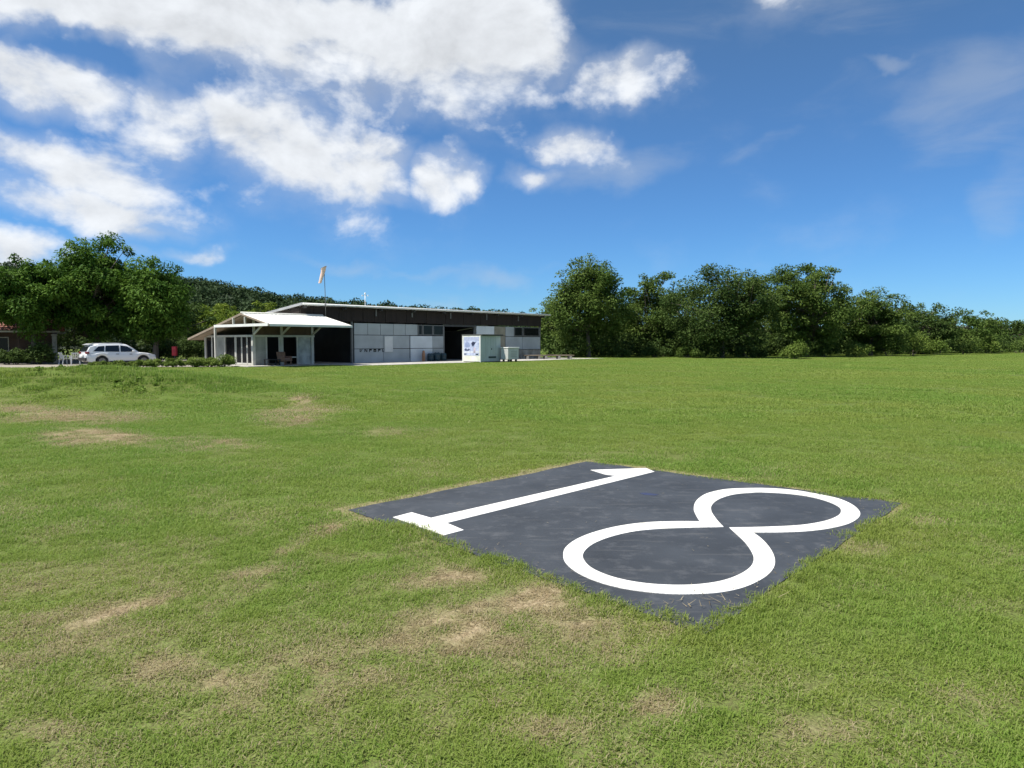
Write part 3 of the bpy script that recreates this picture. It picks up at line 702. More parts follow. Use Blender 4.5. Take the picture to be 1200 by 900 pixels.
def build_hangar():
    root = empty('hangar', (HANGAR_O[0], HANGAR_O[1], CAM_H * (1 - HS)), THETA); root.scale = (HS, HS, HS); tag(root, 'long low hangar with grey panel front and dark band under the roof', 'hangar')
    X0, X1, DEP = -4.27, fx(633), 12.0
    slope = .11
    zt = lambda y: 4.06 - slope * y
    # roof: ribbed sheet falling to the back
    mb = MB(); xs = np.arange(X0 - .1, X1 + .75, .18); prof = []
    for k, x in enumerate(xs): prof.append((x, .035 if k % 2 else 0.0))
    for y in (-.55, DEP + .4):
        for x, dz in prof: mb.v.append((x, y, zt(y) + dz))
    n = len(prof); mb.f += [(i, i + 1, n + i + 1, n + i) for i in range(n - 1)]
    ro = mb.build('roof', GALV, root); so = ro.modifiers.new('thick', 'SOLIDIFY'); so.thickness = .03
    MB().tube([(X0 - .12, -.60, zt(-.6) + .0), (X1 + .75, -.60, zt(-.6) + .0)], .075, 10).build('roof_edge_trim', WHITEPAINT, ro, smooth=True)
    MB().beam((X0 - .14, -.55, zt(-.55) + .02), (X0 - .14, DEP + .4, zt(DEP + .4) + .02), .06, .16).build('gable_trim', GALV, ro)
    for k in range(9):
        x = X0 + .2 + k * (X1 - X0 - .2) / 8
        MB().beam((x, -.5, zt(-.5) - .14), (x, DEP, zt(DEP) - .14), .10, .18).build('rafter', DARKSTEEL, ro)
    # dark cladding band below the roof, board by board
    zb = 3.05; nb = 25; w = (X1 - X0) / nb
    for k in range(nb):
        zr = zb + (.02 if k % 3 == 1 else 0)
        bx('fascia_board', (X0 + k * w + .012, -.10 - .015 * (k % 2), zr), (X0 + (k + 1) * w - .012, -.05, zt(0) - .06), DARKWOOD, root)
    for k in range(8):
        y0 = k * 1.1; z1 = zt(y0 + 1.1) - .07
        bx('fascia_board', (X0 - .02, y0 + .01, z1 - .38), (X0 + .03, y0 + 1.09, z1), DARKWOOD, root)
    for px in (440, 482, 527, 569, 606):
        bx('roof_bracket', (fx(px) - .05, -.17, 3.5), (fx(px) + .05, -.11, 3.98), FRAME, root)
    # frame posts
    for px in (413.5, 520.5, 557, 633):
        x = fx(px); bx('post', (x - .07, .02, 0), (x + .07, .18, 3.6), FRAME, root)
    # front panels, each sheet its own
    def pan(p0, p1, y0, y1, m, th=.05, proud=0.0):
        pm = (p0 + p1) / 2; g = .018
        bx('wall_panel', (fx(p0) + g, -.04 - proud, max(.03, fz(pm, y1)) + g), (fx(p1) - g, .01, fz(pm, y0) - g), m, root)
    top = lambda px: HOR - (2.98 - CAM_H) * F / (50 + .745 * fx(px))
    bot = lambda px: HOR + (CAM_H - .04) * F / (50 + .745 * fx(px))
    zrow = lambda px, z: HOR - (z - CAM_H) * F / (50 + .745 * fx(px))
    def pz(p0, p1, z0, z1, m, proud=0.0):
        g = .02; bx('wall_panel', (fx(p0) + g, -.04 - proud, z0 + g), (fx(p1) - g, .01, z1 - g), m, root)
    cols = [415, 431, 446, 461, 475, 489.5]
    for a, b in zip(cols[:-1], cols[1:]): pz(a, b, 2.12, 2.98, PANEL_GREY)
    for a, b in ((415, 449), (449, 480)):
        pz(a, b, 1.12, 2.12, PANEL_GREY); pz(a, b, .04, 1.12, PANEL_GREY)
    pz(450.2, 460, .86, 2.06, PANEL_WHITE, .05)
    pz(480.5, 506.5, 1.12, 2.10, PANEL_PALE, .02); pz(480.5, 506.5, .04, 1.12, PANEL_PALE, .02)
    pz(506.5, 519.5, 1.12, 2.10, PANEL_GREY); pz(506.5, 519.5, .04, 1.12, PANEL_GREY)
    def window(p0, p1, z0, z1):
        fr = MB(); x0, x1 = fx(p0), fx(p1)
        for a, b in (((x0, z0), (x1, z0 + .06)), ((x0, z1 - .06), (x1, z1)), ((x0, z0 + .06), (x0 + .07, z1 - .06)), ((x1 - .07, z0 + .06), (x1, z1 - .06))):
            fr.box((a[0], -.05, a[1]), (b[0], .03, b[1]))
        o = fr.build('window', FRAME, root)
        bx('pane', (x0 + .05, -.01, z0 + .05), (x1 - .05, 0, z1 - .05), GLASS, o)
    window(490, 495, 2.14, 2.95); window(495.5, 507, 2.14, 2.95); window(507.5, 519.5, 2.14, 2.95)
    # right-hand part
    pz(558, 579, 2.16, 2.98, PANEL_PALE); pz(579, 592, 2.16, 2.98, PANEL_TAN); pz(592, 602, 2.10, 2.98, PANEL_GREY)
    pz(558, 579, .04, 2.16, PANEL_GREY); pz(579, 592, .04, 2.16, PANEL_TAN)
    window(602.3, 612, 2.14, 2.95); window(613, 631.5, 2.14, 2.95)
    pz(592, 612, .95, 2.10, PANEL_GREY); pz(612, 632.5, .95, 2.10, PANEL_GREY)
    pz(592, 612, .04, .95, PANEL_DIRTY); pz(612, 632.5, .04, .95, PANEL_DIRTY)
    # writing on the left panels: six small black painted letters, too small to read
    BLACK = mat('letter_paint', (.012, .013, .013), .7)
    glyphs = [(423.4, ['|', '/']), (428.9, ['|', '\\', '|2']), (434.3, ['|', '-t', '-m']), (439.4, ['|', '-t', '-m', '-b', '|2']), (444.5, ['|', '-t', '-m']), (448.6, ['\\', '|m'])]
    for pc, strokes in glyphs:
        x = fx(pc) - .15; z = fz(pc, 412.4); h = .22; wd = .25; g = MB(); b = .06; yy0, yy1 = -.052, -.039
        for s in strokes:
            if s == '|': g.box((x, yy0, z), (x + b, yy1, z + h))
            if s == '|2': g.box((x + wd - b, yy0, z), (x + wd, yy1, z + h))
            if s == '|m': g.box((x + wd / 2 - b / 2, yy0, z), (x + wd / 2 + b / 2, yy1, z + h * .55))
            if s == '-t': g.box((x + b, yy0, z + h - b), (x + wd, yy1, z + h))
            if s == '-m': g.box((x + b, yy0, z + h * .45), (x + wd * .9, yy1, z + h * .45 + b))
            if s == '-b': g.box((x + b, yy0, z), (x + wd, yy1, z + b))
            if s == '/': g.slab([(x + b, yy0, z), (x + b * 1.8, yy0, z), (x + wd, yy0, z + h), (x + wd - b, yy0, z + h)], (0, .013, 0))
            if s == '\\': g.slab([(x + b * .4, yy0, z + h), (x + b * 1.4, yy0, z + h), (x + wd - b * .4, yy0, z), (x + wd - b * 1.4, yy0, z)], (0, .013, 0))
        g.build('painted_letter', BLACK, root)
    # side, back and inner partition walls
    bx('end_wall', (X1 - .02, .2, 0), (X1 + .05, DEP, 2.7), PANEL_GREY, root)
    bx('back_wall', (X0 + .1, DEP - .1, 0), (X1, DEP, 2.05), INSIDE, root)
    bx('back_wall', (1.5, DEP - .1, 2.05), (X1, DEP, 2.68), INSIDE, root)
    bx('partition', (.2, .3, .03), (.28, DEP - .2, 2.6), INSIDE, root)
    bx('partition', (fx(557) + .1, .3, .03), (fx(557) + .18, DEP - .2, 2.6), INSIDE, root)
    bx('header_beam', (fx(521), -.02, 2.86), (fx(556.5), .1, 3.04), DARKSTEEL, root)
    return root
build_hangar()

# windsock and antenna on the hangar
def build_windsock():
    x, y = uv(HANGAR_O, fx(375.2), -.76)
    root = empty('windsock', (x, y, 3.41)); tag(root, 'limp pale orange windsock on a thin pole above the hangar roof', 'windsock')
    D = y; zt_ = top_z(313, D) - 3.41
    MB().tube([(0, 0, 0), (-.02, 0, zt_ * .5), (-.06, 0, zt_)], [.03, .026, .02], 7).build('pole', FRAME, root, smooth=True)
    cl = bx('clamp', (-.05, -.04, .85), (.05, .12, .90), FRAME, root); cl.rotation_euler.z = THETA
    SOCK = mat('sock_cloth', (.74, .50, .38), .85, .15, 2.5, col2=(.72, .60, .52))
    mb = MB(); n = 12; rings = []
    for k in range(9):
        t = k / 8; cx = -.10 - .16 * t - .12 * t * t; cz = zt_ - .08 - 1.12 * t; rr = .19 * (1 - .45 * t); sq = .75 - .2 * math.sin(t * 6)
        for j in range(n):
            a = 2 * math.pi * j / n; q = 1 + .12 * math.sin(3 * a + 5 * t)
            mb.v.append((cx + rr * q * math.cos(a), rr * q * sq * math.sin(a), cz + .10 * math.cos(a) * (1 - t)))
    for k in range(8):
        for j in range(n): mb.f.append((k*n + j, k*n + (j+1) % n, (k+1)*n + (j+1) % n, (k+1)*n + j))
    s = mb.build('sock', SOCK, root, smooth=True)
    ring = MB(); pts = [(-.10 + .22 * math.cos(a), .165 * math.sin(a), zt_ - .08 + .10 * math.cos(a)) for a in np.linspace(0, 6.283, 13)]
    ring.tube(pts, .012, 5); ring.build('hoop', FRAME, root)
build_windsock()
def build_antenna():
    xx = fx(432) + .2; x, y = uv(HANGAR_O, xx, .6)
    root = empty('antenna_mast', (x, y, 4.16)); tag(root, 'short white antenna mast standing on the hangar roof edge', 'antenna')
    MB().tube([(0, 0, 0), (0, 0, 1.15)], .03, 7).build('mast', WHITEPAINT, root, smooth=True)
    bx('base', (-.1, -.1, -.06), (.1, .1, .04), WHITEPAINT, root, .01)
    MB().tube([(-.22, 0, 1.06), (.22, 0, 1.06)], .015, 6).build('cross_arm', FRAME, root)
    MB().lathe([(.0, 1.30), (.06, 1.27), (.08, 1.2), (.05, 1.15), (0, 1.14)], 10).build('sensor_head', WHITEPAINT, root, smooth=True)
    for s in (-1, 1): MB().lathe([(0, 1.02), (.045, 1.02), (.045, 1.10), (0, 1.12)], 8, (s * .22, 0, 0)).build('cup', WHITEPAINT, root)
build_antenna()

# ------------------------------------------------------------------ house with the white roof
def build_house():
    root = empty('clubhouse', HOUSE_O, THETA); tag(root, 'open-fronted clubhouse with wide white roof overhang on posts, left of the hangar', 'house')
    WR = mat('white_roof', (.76, .74, .66), .5, .07, .8); SOFF = mat('soffit_boards', (.30, .24, .18), .85, .25, 1.5)
    POST = mat('post_paint', (.52, .51, .46), .7, .15, 3); WALL = mat('house_wall', (.30, .31, .28), .85, .3, 1.4); BROWN = mat('brown_board', (.10, .065, .042), .85, .3, 2)
    bx('floor_slab', (-1.3, -1.75, -.1), (4.7, 8.2, .06), CONC, root)
    XA, XB = -.80, 5.35; ez, az_, wz = 2.72, 3.50, 1.86
    # roof planes: right (short) and left (long), ribbed sheets with soffit
    def plane(y0, z0, y1, z1, m, nm):
        mb = MB(); xs = np.arange(XA, XB + .01, .15); n = len(xs)
        for y, z in ((y0, z0), (y1, z1)):
            for k, x in enumerate(xs): mb.v.append((x, y, z + (.022 if k % 2 else 0)))
        mb.f = [(i, i + 1, n + i + 1, n + i) for i in range(n - 1)]
        o = mb.build(nm, m, root); q = o.modifiers.new('thick', 'SOLIDIFY'); q.thickness = .03; return o
    r1 = plane(-3.55, ez, .12, az_ + .01, WR, 'roof'); r2 = plane(8.0, wz, -.12, az_ - .015, WR, 'roof')
    MB().tube([(XA - .02, 0, az_ + .03), (XB, 0, az_ + .03)], .06, 8).build('ridge_cap', WR, r1, smooth=True)
    MB().beam((XA, -3.58, ez - .05), (XB, -3.58, ez - .05), .05, .14).build('eave_fascia', WHITEPAINT, r1)
    MB().slab([(XA + .05, -3.4, ez - .10), (XB - .05, -3.4, ez - .10), (XB - .05, 0, az_ - .13), (XA + .05, 0, az_ - .13)], (0, 0, -.03)).build('soffit', SOFF, r1)
    MB().slab([(XA + .05, 7.9, wz - .08), (XB - .05, 7.9, wz - .08), (XB - .05, .02, az_ - .13), (XA + .05, .02, az_ - .13)], (0, 0, -.03)).build('soffit', SOFF, r2)
    # gable end: barge boards, tie beam, king post, struts
    MB().beam((XA - .03, .0, az_ - .06), (XA - .03, 8.02, wz - .05), .04, .14).build('barge_board', SOFF, r2)
    MB().beam((XA - .03, -.0, az_ - .06), (XA - .03, -3.6, ez - .05), .04, .10).build('barge_board', SOFF, r1)
    MB().beam((XA - .03, -3.5, ez - .02), (XA - .03, 3.75, ez - .02), .10, .17).build('tie_beam', WHITEPAINT, root)
    MB().beam((XA - .03, 1.0, ez + .07), (XA - .03, 1.0, az_ - .28), .12, .12).build('king_post', POST, root)
    MB().beam((XA - .03, -.55, ez + .07), (XA - .03, -.55, az_ - .25), .10, .10).build('king_post', POST, root)
    # gable wall with posts, lintel and glass doors
    for y, w in ((0, .20), (2.4, .13), (3.9, .16), (5.9, .13), (6.9, .18)):
        bx('post', (-w / 2, y - w / 2, .06), (w / 2, y + w / 2, 1.95), POST, root)
    bx('post', (XA - .08, 3.62, .06), (XA + .04, 3.76, ez - .12), POST, root)
    bx('lintel', (-.08, -.08, 1.952), (.08, 7.2, 2.09), POST, root)
    for y0, y1 in ((.12, .78), (.82, 1.52), (1.56, 2.32)):
        d = bx('glass_door', (-.02, y0, .08), (.015, y1, 1.94), GLASS, root)
        MB().box((-.035, y0, .08), (-.021, y0 + .06, 1.94)).box((-.035, y1 - .06, .08), (-.021, y1, 1.94)).box((-.035, y0 + .06, .08), (-.021, y1 - .06, .20)).build('door_frame', POST, d)
    bx('wall_panel', (-.03, 4.0, .06), (.03, 5.2, 1.95), WALL, root)
    for y0, y1 in ((2.48, 3.1), (3.14, 3.8), (5.24, 5.82), (5.98, 6.78)):
        bx('glass_door', (-.02, y0, .08), (.015, y1, 1.94), GLASS, root)
    # right wall
    for x in (2.04, 4.43):
        bx('post', (x - .10, -.10, .06), (x + .10, .10, 1.95), POST, root)
        bx('post', (x - .08, -.08, 2.10), (x + .08, .08, az_ - .18), POST, root)
    bx('post', (-.08, -.13, 2.10), (.08, -.085, az_ - .18), POST, root)
    bx('lintel', (.09, -.09, 1.952), (4.6, .09, 2.085), POST, root)
    bx('wall_panel', (.11, -.03, .06), (.88, .03, 1.95), WALL, root)
    bx('wall_panel', (3.34, -.03, .06), (4.30, .03, 1.95), mat('house_wall_pale', (.42, .44, .42), .85, .35, 2.2), root)
    bx('upper_board', (.1, -.02, 2.09), (4.6, .03, az_ - .17), BROWN, root)
    for x in (.92, 1.90, 3.26): bx('door_frame', (x - .05, -.05, .06), (x + .05, .05, 1.95), POST, root)
    bx('door_rail', (2.2, -.02, .52), (3.2, .02, .60), POST, root)
    for x in (.0, 2.04, 4.43):
        MB().beam((x, -.08, 2.12), (x, -1.75, 2.98), .09, .11).build('brace', POST, root)
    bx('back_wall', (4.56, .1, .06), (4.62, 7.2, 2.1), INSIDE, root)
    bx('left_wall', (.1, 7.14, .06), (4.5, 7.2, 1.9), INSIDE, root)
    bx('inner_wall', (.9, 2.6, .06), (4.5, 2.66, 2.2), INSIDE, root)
    return root
build_house()

# ------------------------------------------------------------------ hut with the poster
def build_hut():
    O = (-2.47, 54.7, 0.0)
    root = empty('kiosk_hut', O, THETA); tag(root, 'small pale hut with a poster on its end, in front of the hangar', 'hut')
    W = mat('hut_wall', (.46, .51, .48), .7, .15, 1.8, stretch=(1, 1, .4)); WH = mat('hut_white', (.72, .73, .68), .65, .08, 2, col2=(.62, .64, .52))
    L_, B, Ht = 2.30, 1.95, 2.22
    bx('skid', (.05, .05, 0), (L_ - .05, B - .05, .08), DARKSTEEL, root)
    for k in range(4):
        x0 = k * L_ / 4
        bx('side_panel', (x0 + .006, -.02, .08), (x0 + L_ / 4 - .006, .03, Ht - .12), W, root)
    bx('end_panel', (-.02, .035, .08), (.03, B, Ht - .10), WH, root)
    bx('far_panel', (L_ - .03, .04, .08), (L_, B, Ht - .12), W, root); bx('rear_panel', (.04, B - .04, .08), (L_ - .04, B, Ht - .12), W, root)
    bx('corner_post', (-.035, -.035, .03), (.034, .034, Ht - .06), WHITEPAINT, root)
    bx('corner_post', (-.035, B - .01, .03), (.034, B + .04, Ht - .06), WHITEPAINT, root)
    bx('roof', (-.04, -.22, Ht - .095), (L_ + .1, B + .1, Ht), mat('hut_roof', (.07, .075, .065), .8, .2, 3), root, .01)
    bx('vent_slot', (.9, -.045, .34), (1.75, -.021, .48), mat('hut_dark', (.02, .05, .045), .6), root)
    bx('door_handle', (1.22, -.06, 1.0), (1.26, -.021, 1.12), DARKSTEEL, root)
    # poster: a faded print, a flat sheet on the end wall
    p = bx('poster', (-.030, .10, .55), (-.0205, B - .12, Ht - .2), mat('poster_paper', (.52, .57, .72), .6, .18, 3.5, col2=(.36, .43, .62)), root)
    ink = lambda nm, pts, c, d: MB().slab([(-.0305 - d, a, b) for a, b in pts], (-.001, 0, 0)).build(nm, mat('ink_' + nm, c, .6, .15, 5), p)
    ink('sky_patch', [(.12, 2.0), (1.80, 2.0), (1.80, 1.74), (1.2, 1.70), (.6, 1.76), (.12, 1.70)], (.40, .45, .60), .0)
    ink('dark_figure', [(.45, 1.62), (.62, 1.60), (.80, 1.66), (.98, 1.50), (.90, 1.36), (.80, 1.24), (.66, 1.36), (.54, 1.50)][::-1], (.02, .028, .07), .001)
    ink('dark_shape', [(1.1, 1.02), (1.28, 1.10), (1.42, 1.02), (1.6, 1.12), (1.75, 1.02), (1.7, .92), (1.3, .90)], (.07, .09, .16), .001)
    ink('pale_shape', [(1.2, 1.55), (1.45, 1.62), (1.7, 1.5), (1.72, 1.25), (1.3, 1.16), (1.1, 1.28)], (.26, .32, .50), .0)
    ink('pink_shape', [(.50, 1.18), (.70, 1.20), (.74, .76), (.52, .74)], (.55, .48, .55), .0)
    ink('white_band', [(.12, .90), (1.8, .86), (1.8, .74), (.12, .78)], (.60, .64, .70), .0)
    ink('dark_mark', [(.18, .70), (.50, .70), (.46, .60), (.22, .60)], (.02, .04, .05), .001)
    ink('dark_mark', [(1.50, .70), (1.80, .70), (1.76, .61), (1.54, .61)], (.02, .04, .05), .001)
    return O
HUT_O = build_hut()

def build_box_unit():
    x, y = uv(HUT_O, 2.15, -1.0)
    root = empty('generator_box', (x, y, 0), THETA); tag(root, 'white ribbed metal box on dark feet beside the pale hut', 'generator box')
    BOX_LIT = mat('box_white_lit', (.74, .74, .70), .5, .08, 3); BOX_SHADED = mat('box_white_shaded', (.58, .57, .53), .6, .12, 3)  # sun and shade put into the colour: lid and ribs lighter, body greyer
    bx('body', (0, 0, .22), (1.25, .80, 1.12), BOX_SHADED, root, .02); bx('lid', (-.05, -.05, 1.121), (1.3, .85, 1.20), BOX_LIT, root, .02)
    for k in range(6): bx('rib', (-.03, .04 + k * .125, .26), (-.001, .115 + k * .125, 1.08), BOX_LIT, root)
    for xx in (.12, 1.0):
        for yy in (.08, .62): bx('foot', (xx, yy, 0), (xx + .14, yy + .12, .219), DARKSTEEL, root)
    for k in range(4): bx('louvre', (.3, -.02, .42 + k * .14), (1.0, -.001, .48 + k * .14), mat('louvre_grey', (.42, .42, .40), .6), root)
build_box_unit()

# ------------------------------------------------------------------ things along the hangar front
def build_barrel(px, y_off, sc, label):
    x, y = uv(HANGAR_O, fx(px), y_off)
    root = empty('plastic_drum', (x, y, .03)); tag(root, label, 'drum', 'blue drums by the hangar wall')
    T = mat('teal_plastic', (.020, .050, .062), .45, .2, 4); root.scale = (sc, sc, sc)
    MB().lathe([(0, 0), (.25, 0), (.28, .04), (.28, .17), (.295, .20), (.28, .23), (.28, .42), (.295, .45), (.28, .48), (.275, .60), (.24, .64), (0, .64)], 20).build('body', T, root, smooth=True)
    MB().lathe([(0, .66), (.20, .66), (.21, .645), (.21, .641)], 16).build('lid', mat('teal_dark', (.02, .05, .06), .5), root)
    for s in (-1, 1): MB().lathe([(0, .70), (.03, .70), (.03, .655)], 8, (s * .12, 0, 0)).build('bung', mat('teal_dark', (.02, .05, .06), .5), root)
build_barrel(499.5, -.5, .95, 'blue-green drum nearest the orange gas cylinder')
build_barrel(506.5, -.55, 1.05, 'middle one of the three blue-green drums at the hangar wall')
build_barrel(514.5, -.5, .98, 'blue-green drum nearest the dark hangar doorway')
def build_cylinder():
    x, y = uv(HANGAR_O, fx(492.5), -.4)
    root = empty('gas_cylinder', (x, y, .03)); tag(root, 'upright orange gas cylinder against the pale hangar panel', 'gas cylinder')
    O = mat('orange_paint', (.42, .20, .10), .5, .2, 4)
    MB().lathe([(0, 0), (.12, 0), (.13, .03), (.13, .62), (.11, .70), (.06, .75), (.04, .76), (0, .76)], 18).build('body', O, root, smooth=True)
    MB().lathe([(.09, .70), (.095, .72), (.095, .86), (.085, .86), (.085, .72)], 14).build('collar', O, root)
    MB().lathe([(0, .75), (.03, .75), (.03, .84), (.045, .85), (.045, .88), (0, .88)], 10).build('valve', DARKSTEEL, root)
build_cylinder()
def build_platform():
    root = empty('timber_platform', (*at(643, 66), 0), R(8)); tag(root, 'long low timber platform on short posts right of the hangar', 'platform')
    PL = mat('old_planks', (.27, .215, .15), .9, .35, 2.5, stretch=(.5, 4, 1)); ST = mat('pale_block', (.36, .34, .30), .9, .3, 3)
    for k in range(4): bx('plank', (-2.4 + .05 * (k % 2), -.55 + k * .28, .34), (2.35 - .04 * k, -.29 + k * .28, .40), PL, root)
    for x in (-2.1, -1.0, -.35, .9, 2.0):
        for yy in (-.45, .35): bx('block', (x - .1, yy - .1, 0), (x + .12, yy + .12, .30), ST, root, .015)
    for yy in (-.42, .40): bx('bearer', (-2.35, yy - .05, .30), (2.3, yy + .05, .339), DARKWOOD, root)
build_platform()
def wicker_chair():
    x, y = uv(HOUSE_O, 1.7, -1.0)
    root = empty('armchair', (x, y, .06), THETA + R(15)); tag(root, 'brown wicker armchair on the clubhouse terrace', 'chair')
    W = mat('wicker', (.26, .15, .10), .85, .35, 14, bump=.5, bscale=60); Cu = mat('cushion', (.38, .24, .20), .9, .2, 6)
    bx('seat', (-.3, -.3, .26), (.3, .3, .38), W, root, .03); bx('cushion', (-.25, -.27, .381), (.25, .2, .45), Cu, root, .03)
    MB().slab([(-.33, .22, .2), (.33, .22, .2), (.36, .32, .88), (-.36, .32, .88)], (0, .08, .01)).build('backrest', W, root)
    for s in (-1, 1):
        bx('armrest', (s * .34 - .05, -.3, .26), (s * .34 + .05, .24, .60), W, root, .03)
        for yy in (-.26, .2): bx('leg', (s * .3 - .03, yy - .03, 0), (s * .3 + .03, yy + .03, .26), W, root)
wicker_chair()
def dark_table():
    x, y = uv(HOUSE_O, .75, -1.05)
    root = empty('low_table', (x, y, .06), THETA); tag(root, 'low dark table left of the wicker armchair on the terrace', 'table')
    DK = mat('black_wood', (.022, .021, .02), .6, .2, 5)
    bx('tabletop', (-.45, -.3, .36), (.45, .3, .41), DK, root, .01); bx('shelf', (-.4, -.26, .12), (.4, .26, .15), DK, root)
    for sx in (-1, 1):
        for sy in (-1, 1): bx('leg', (sx * .40 - .03, sy * .25 - .03, 0), (sx * .40 + .03, sy * .25 + .03, .359), DK, root)
dark_table()
def red_box():
    root = empty('hose_cabinet', (*at(205, 53), 0)); tag(root, 'small bright red cabinet on a post behind the hedge', 'cabinet')
    RD = mat('red_paint', (.42, .020, .030), .5, .12, 3)
    bx('post', (-.04, -.04, 0), (.04, .04, .58), DARKSTEEL, root); bx('cabinet', (-.16, -.12, .581), (.16, .12, 1.28), RD, root, .015)
    bx('door', (-.13, -.135, .62), (.13, -.121, 1.22), RD, root); bx('handle', (.08, -.15, .88), (.10, -.136, .98), DARKSTEEL, root)
red_box()
def plastic_chair(px, D, rz, label):
    root = empty('plastic_chair', (*at(px, D), .006), R(rz)); tag(root, label, 'chair', 'white plastic chairs by the tiled house')
    W = mat('white_plastic', (.74, .74, .72), .45, .05, 4)
    bx('seat', (-.24, -.23, .42), (.24, .23, .45), W, root, .012)
    for k in range(5): MB().beam((-.19 + k * .095, .22, .45), (-.21 + k * .105, .33, .80), .05, .02).build('back_slat', W, root)
    MB().beam((-.25, .335, .82), (.25, .335, .82), .03, .07).build('top_rail', W, root)
    for s in (-1, 1):
        MB().beam((s * .25, -.22, .63), (s * .25, .27, .65), .05, .03).build('armrest', W, root)
        MB().beam((s * .24, -.20, .62), (s * .27, -.26, 0), .05, .05).build('leg', W, root)
        MB().beam((s * .23, .20, .64), (s * .26, .32, 0), .05, .05).build('leg', W, root)
plastic_chair(76.5, 50.5, 150, 'white plastic chair beside the porch pillar')
plastic_chair(88.5, 49.8, 215, 'white plastic chair just behind the parked car')

# ------------------------------------------------------------------ tiled house at the left edge
def tiled_house():
    root = empty('tiled_house', (-42.0, 54.7, 0), R(30)); tag(root, 'low dark house with red tiled roof under the trees', 'house')
    TI = mat('red_tiles', (.22, .080, .055), .85, .35, 3.5, col2=(.30, .15, .11)); WL = mat('brown_wall', (.085, .055, .038), .9, .3, 1.5); PI = mat('pillar_paint', (.40, .38, .30), .85, .3, 4)
    # roof: barrel tile courses on two slopes
    x0, x1, ez, rz_, hd = -7.0, 5.9, 2.45, 4.4, 4.2
    for s in (-1, 1):
        mb = MB(); xs = np.arange(x0, x1 + .01, .09); rows = 11; n = len(xs)
        for j in range(rows):
            for e in (0, 1):
                t = (j + e) / rows; y = s * hd * (1 - t); z = ez + (rz_ - ez) * t + (.05 if e == 0 else .0)
                for x in xs: mb.v.append((x, y, z + .05 * abs(math.sin(math.pi * x / .27))))
        for q in range(rows * 2 - 1):
            for i in range(n - 1): mb.f.append((q * n + i, q * n + i + 1, (q + 1) * n + i + 1, (q + 1) * n + i))
        rf = mb.build('roof', TI, root)
        MB().beam((x0, s * (hd + .02), ez - .05), (x1, s * (hd + .02), ez - .05), .05, .12).build('eave_board', PI, rf)
    MB().tube([(x0, 0, rz_ + .06), (x1, 0, rz_ + .06)], .11, 8).build('ridge_tiles', TI, root)
    bx('front_wall', (x0 + .5, -2.6, 0), (x1 - .6, -2.5, 2.9), WL, root); bx('back_wall', (x0 + .5, 3.2, 0), (x1 - .6, 3.3, 2.7), WL, root)
    for x in (x0 + .5, x1 - .7): MB().slab([(x, -2.49, 0), (x, 3.19, 0), (x, 3.19, 2.8), (x, 0, 4.2), (x, -2.49, 3.0)], (.1, 0, 0)).build('end_wall', WL, root)
    for x in (-4.6, -1.2, 1.6):
        w = MB().box((x, -2.66, .9), (x + .9, -2.601, .97)).box((x, -2.66, 1.93), (x + .9, -2.601, 2.0)).box((x, -2.66, .97), (x + .06, -2.601, 1.93)).box((x + .84, -2.66, .97), (x + .9, -2.601, 1.93)).build('window', PI, root)
        bx('pane', (x + .06, -2.63, .97), (x + .84, -2.602, 1.93), GLASS, w)
    d = bx('door', (.2, -2.64, .03), (1.1, -2.601, 2.05), mat('door_brown', (.12, .05, .03), .7, .2, 3), root); bx('handle', (1.0, -2.68, 1.0), (1.03, -2.641, 1.1), DARKSTEEL, d)
    for x in (-5.6, -2.4, .8, 3.2): bx('porch_post', (x - .08, -4.05, 0), (x + .08, -3.9, ez), WL, root)
    bx('pillar', (x1 - .55, -4.1, 0), (x1 - .25, -3.85, 2.1), PI, root); bx('pillar_cap', (x1 - .60, -4.15, 2.101), (x1 - .2, -3.8, 2.2), PI, root)
tiled_house()

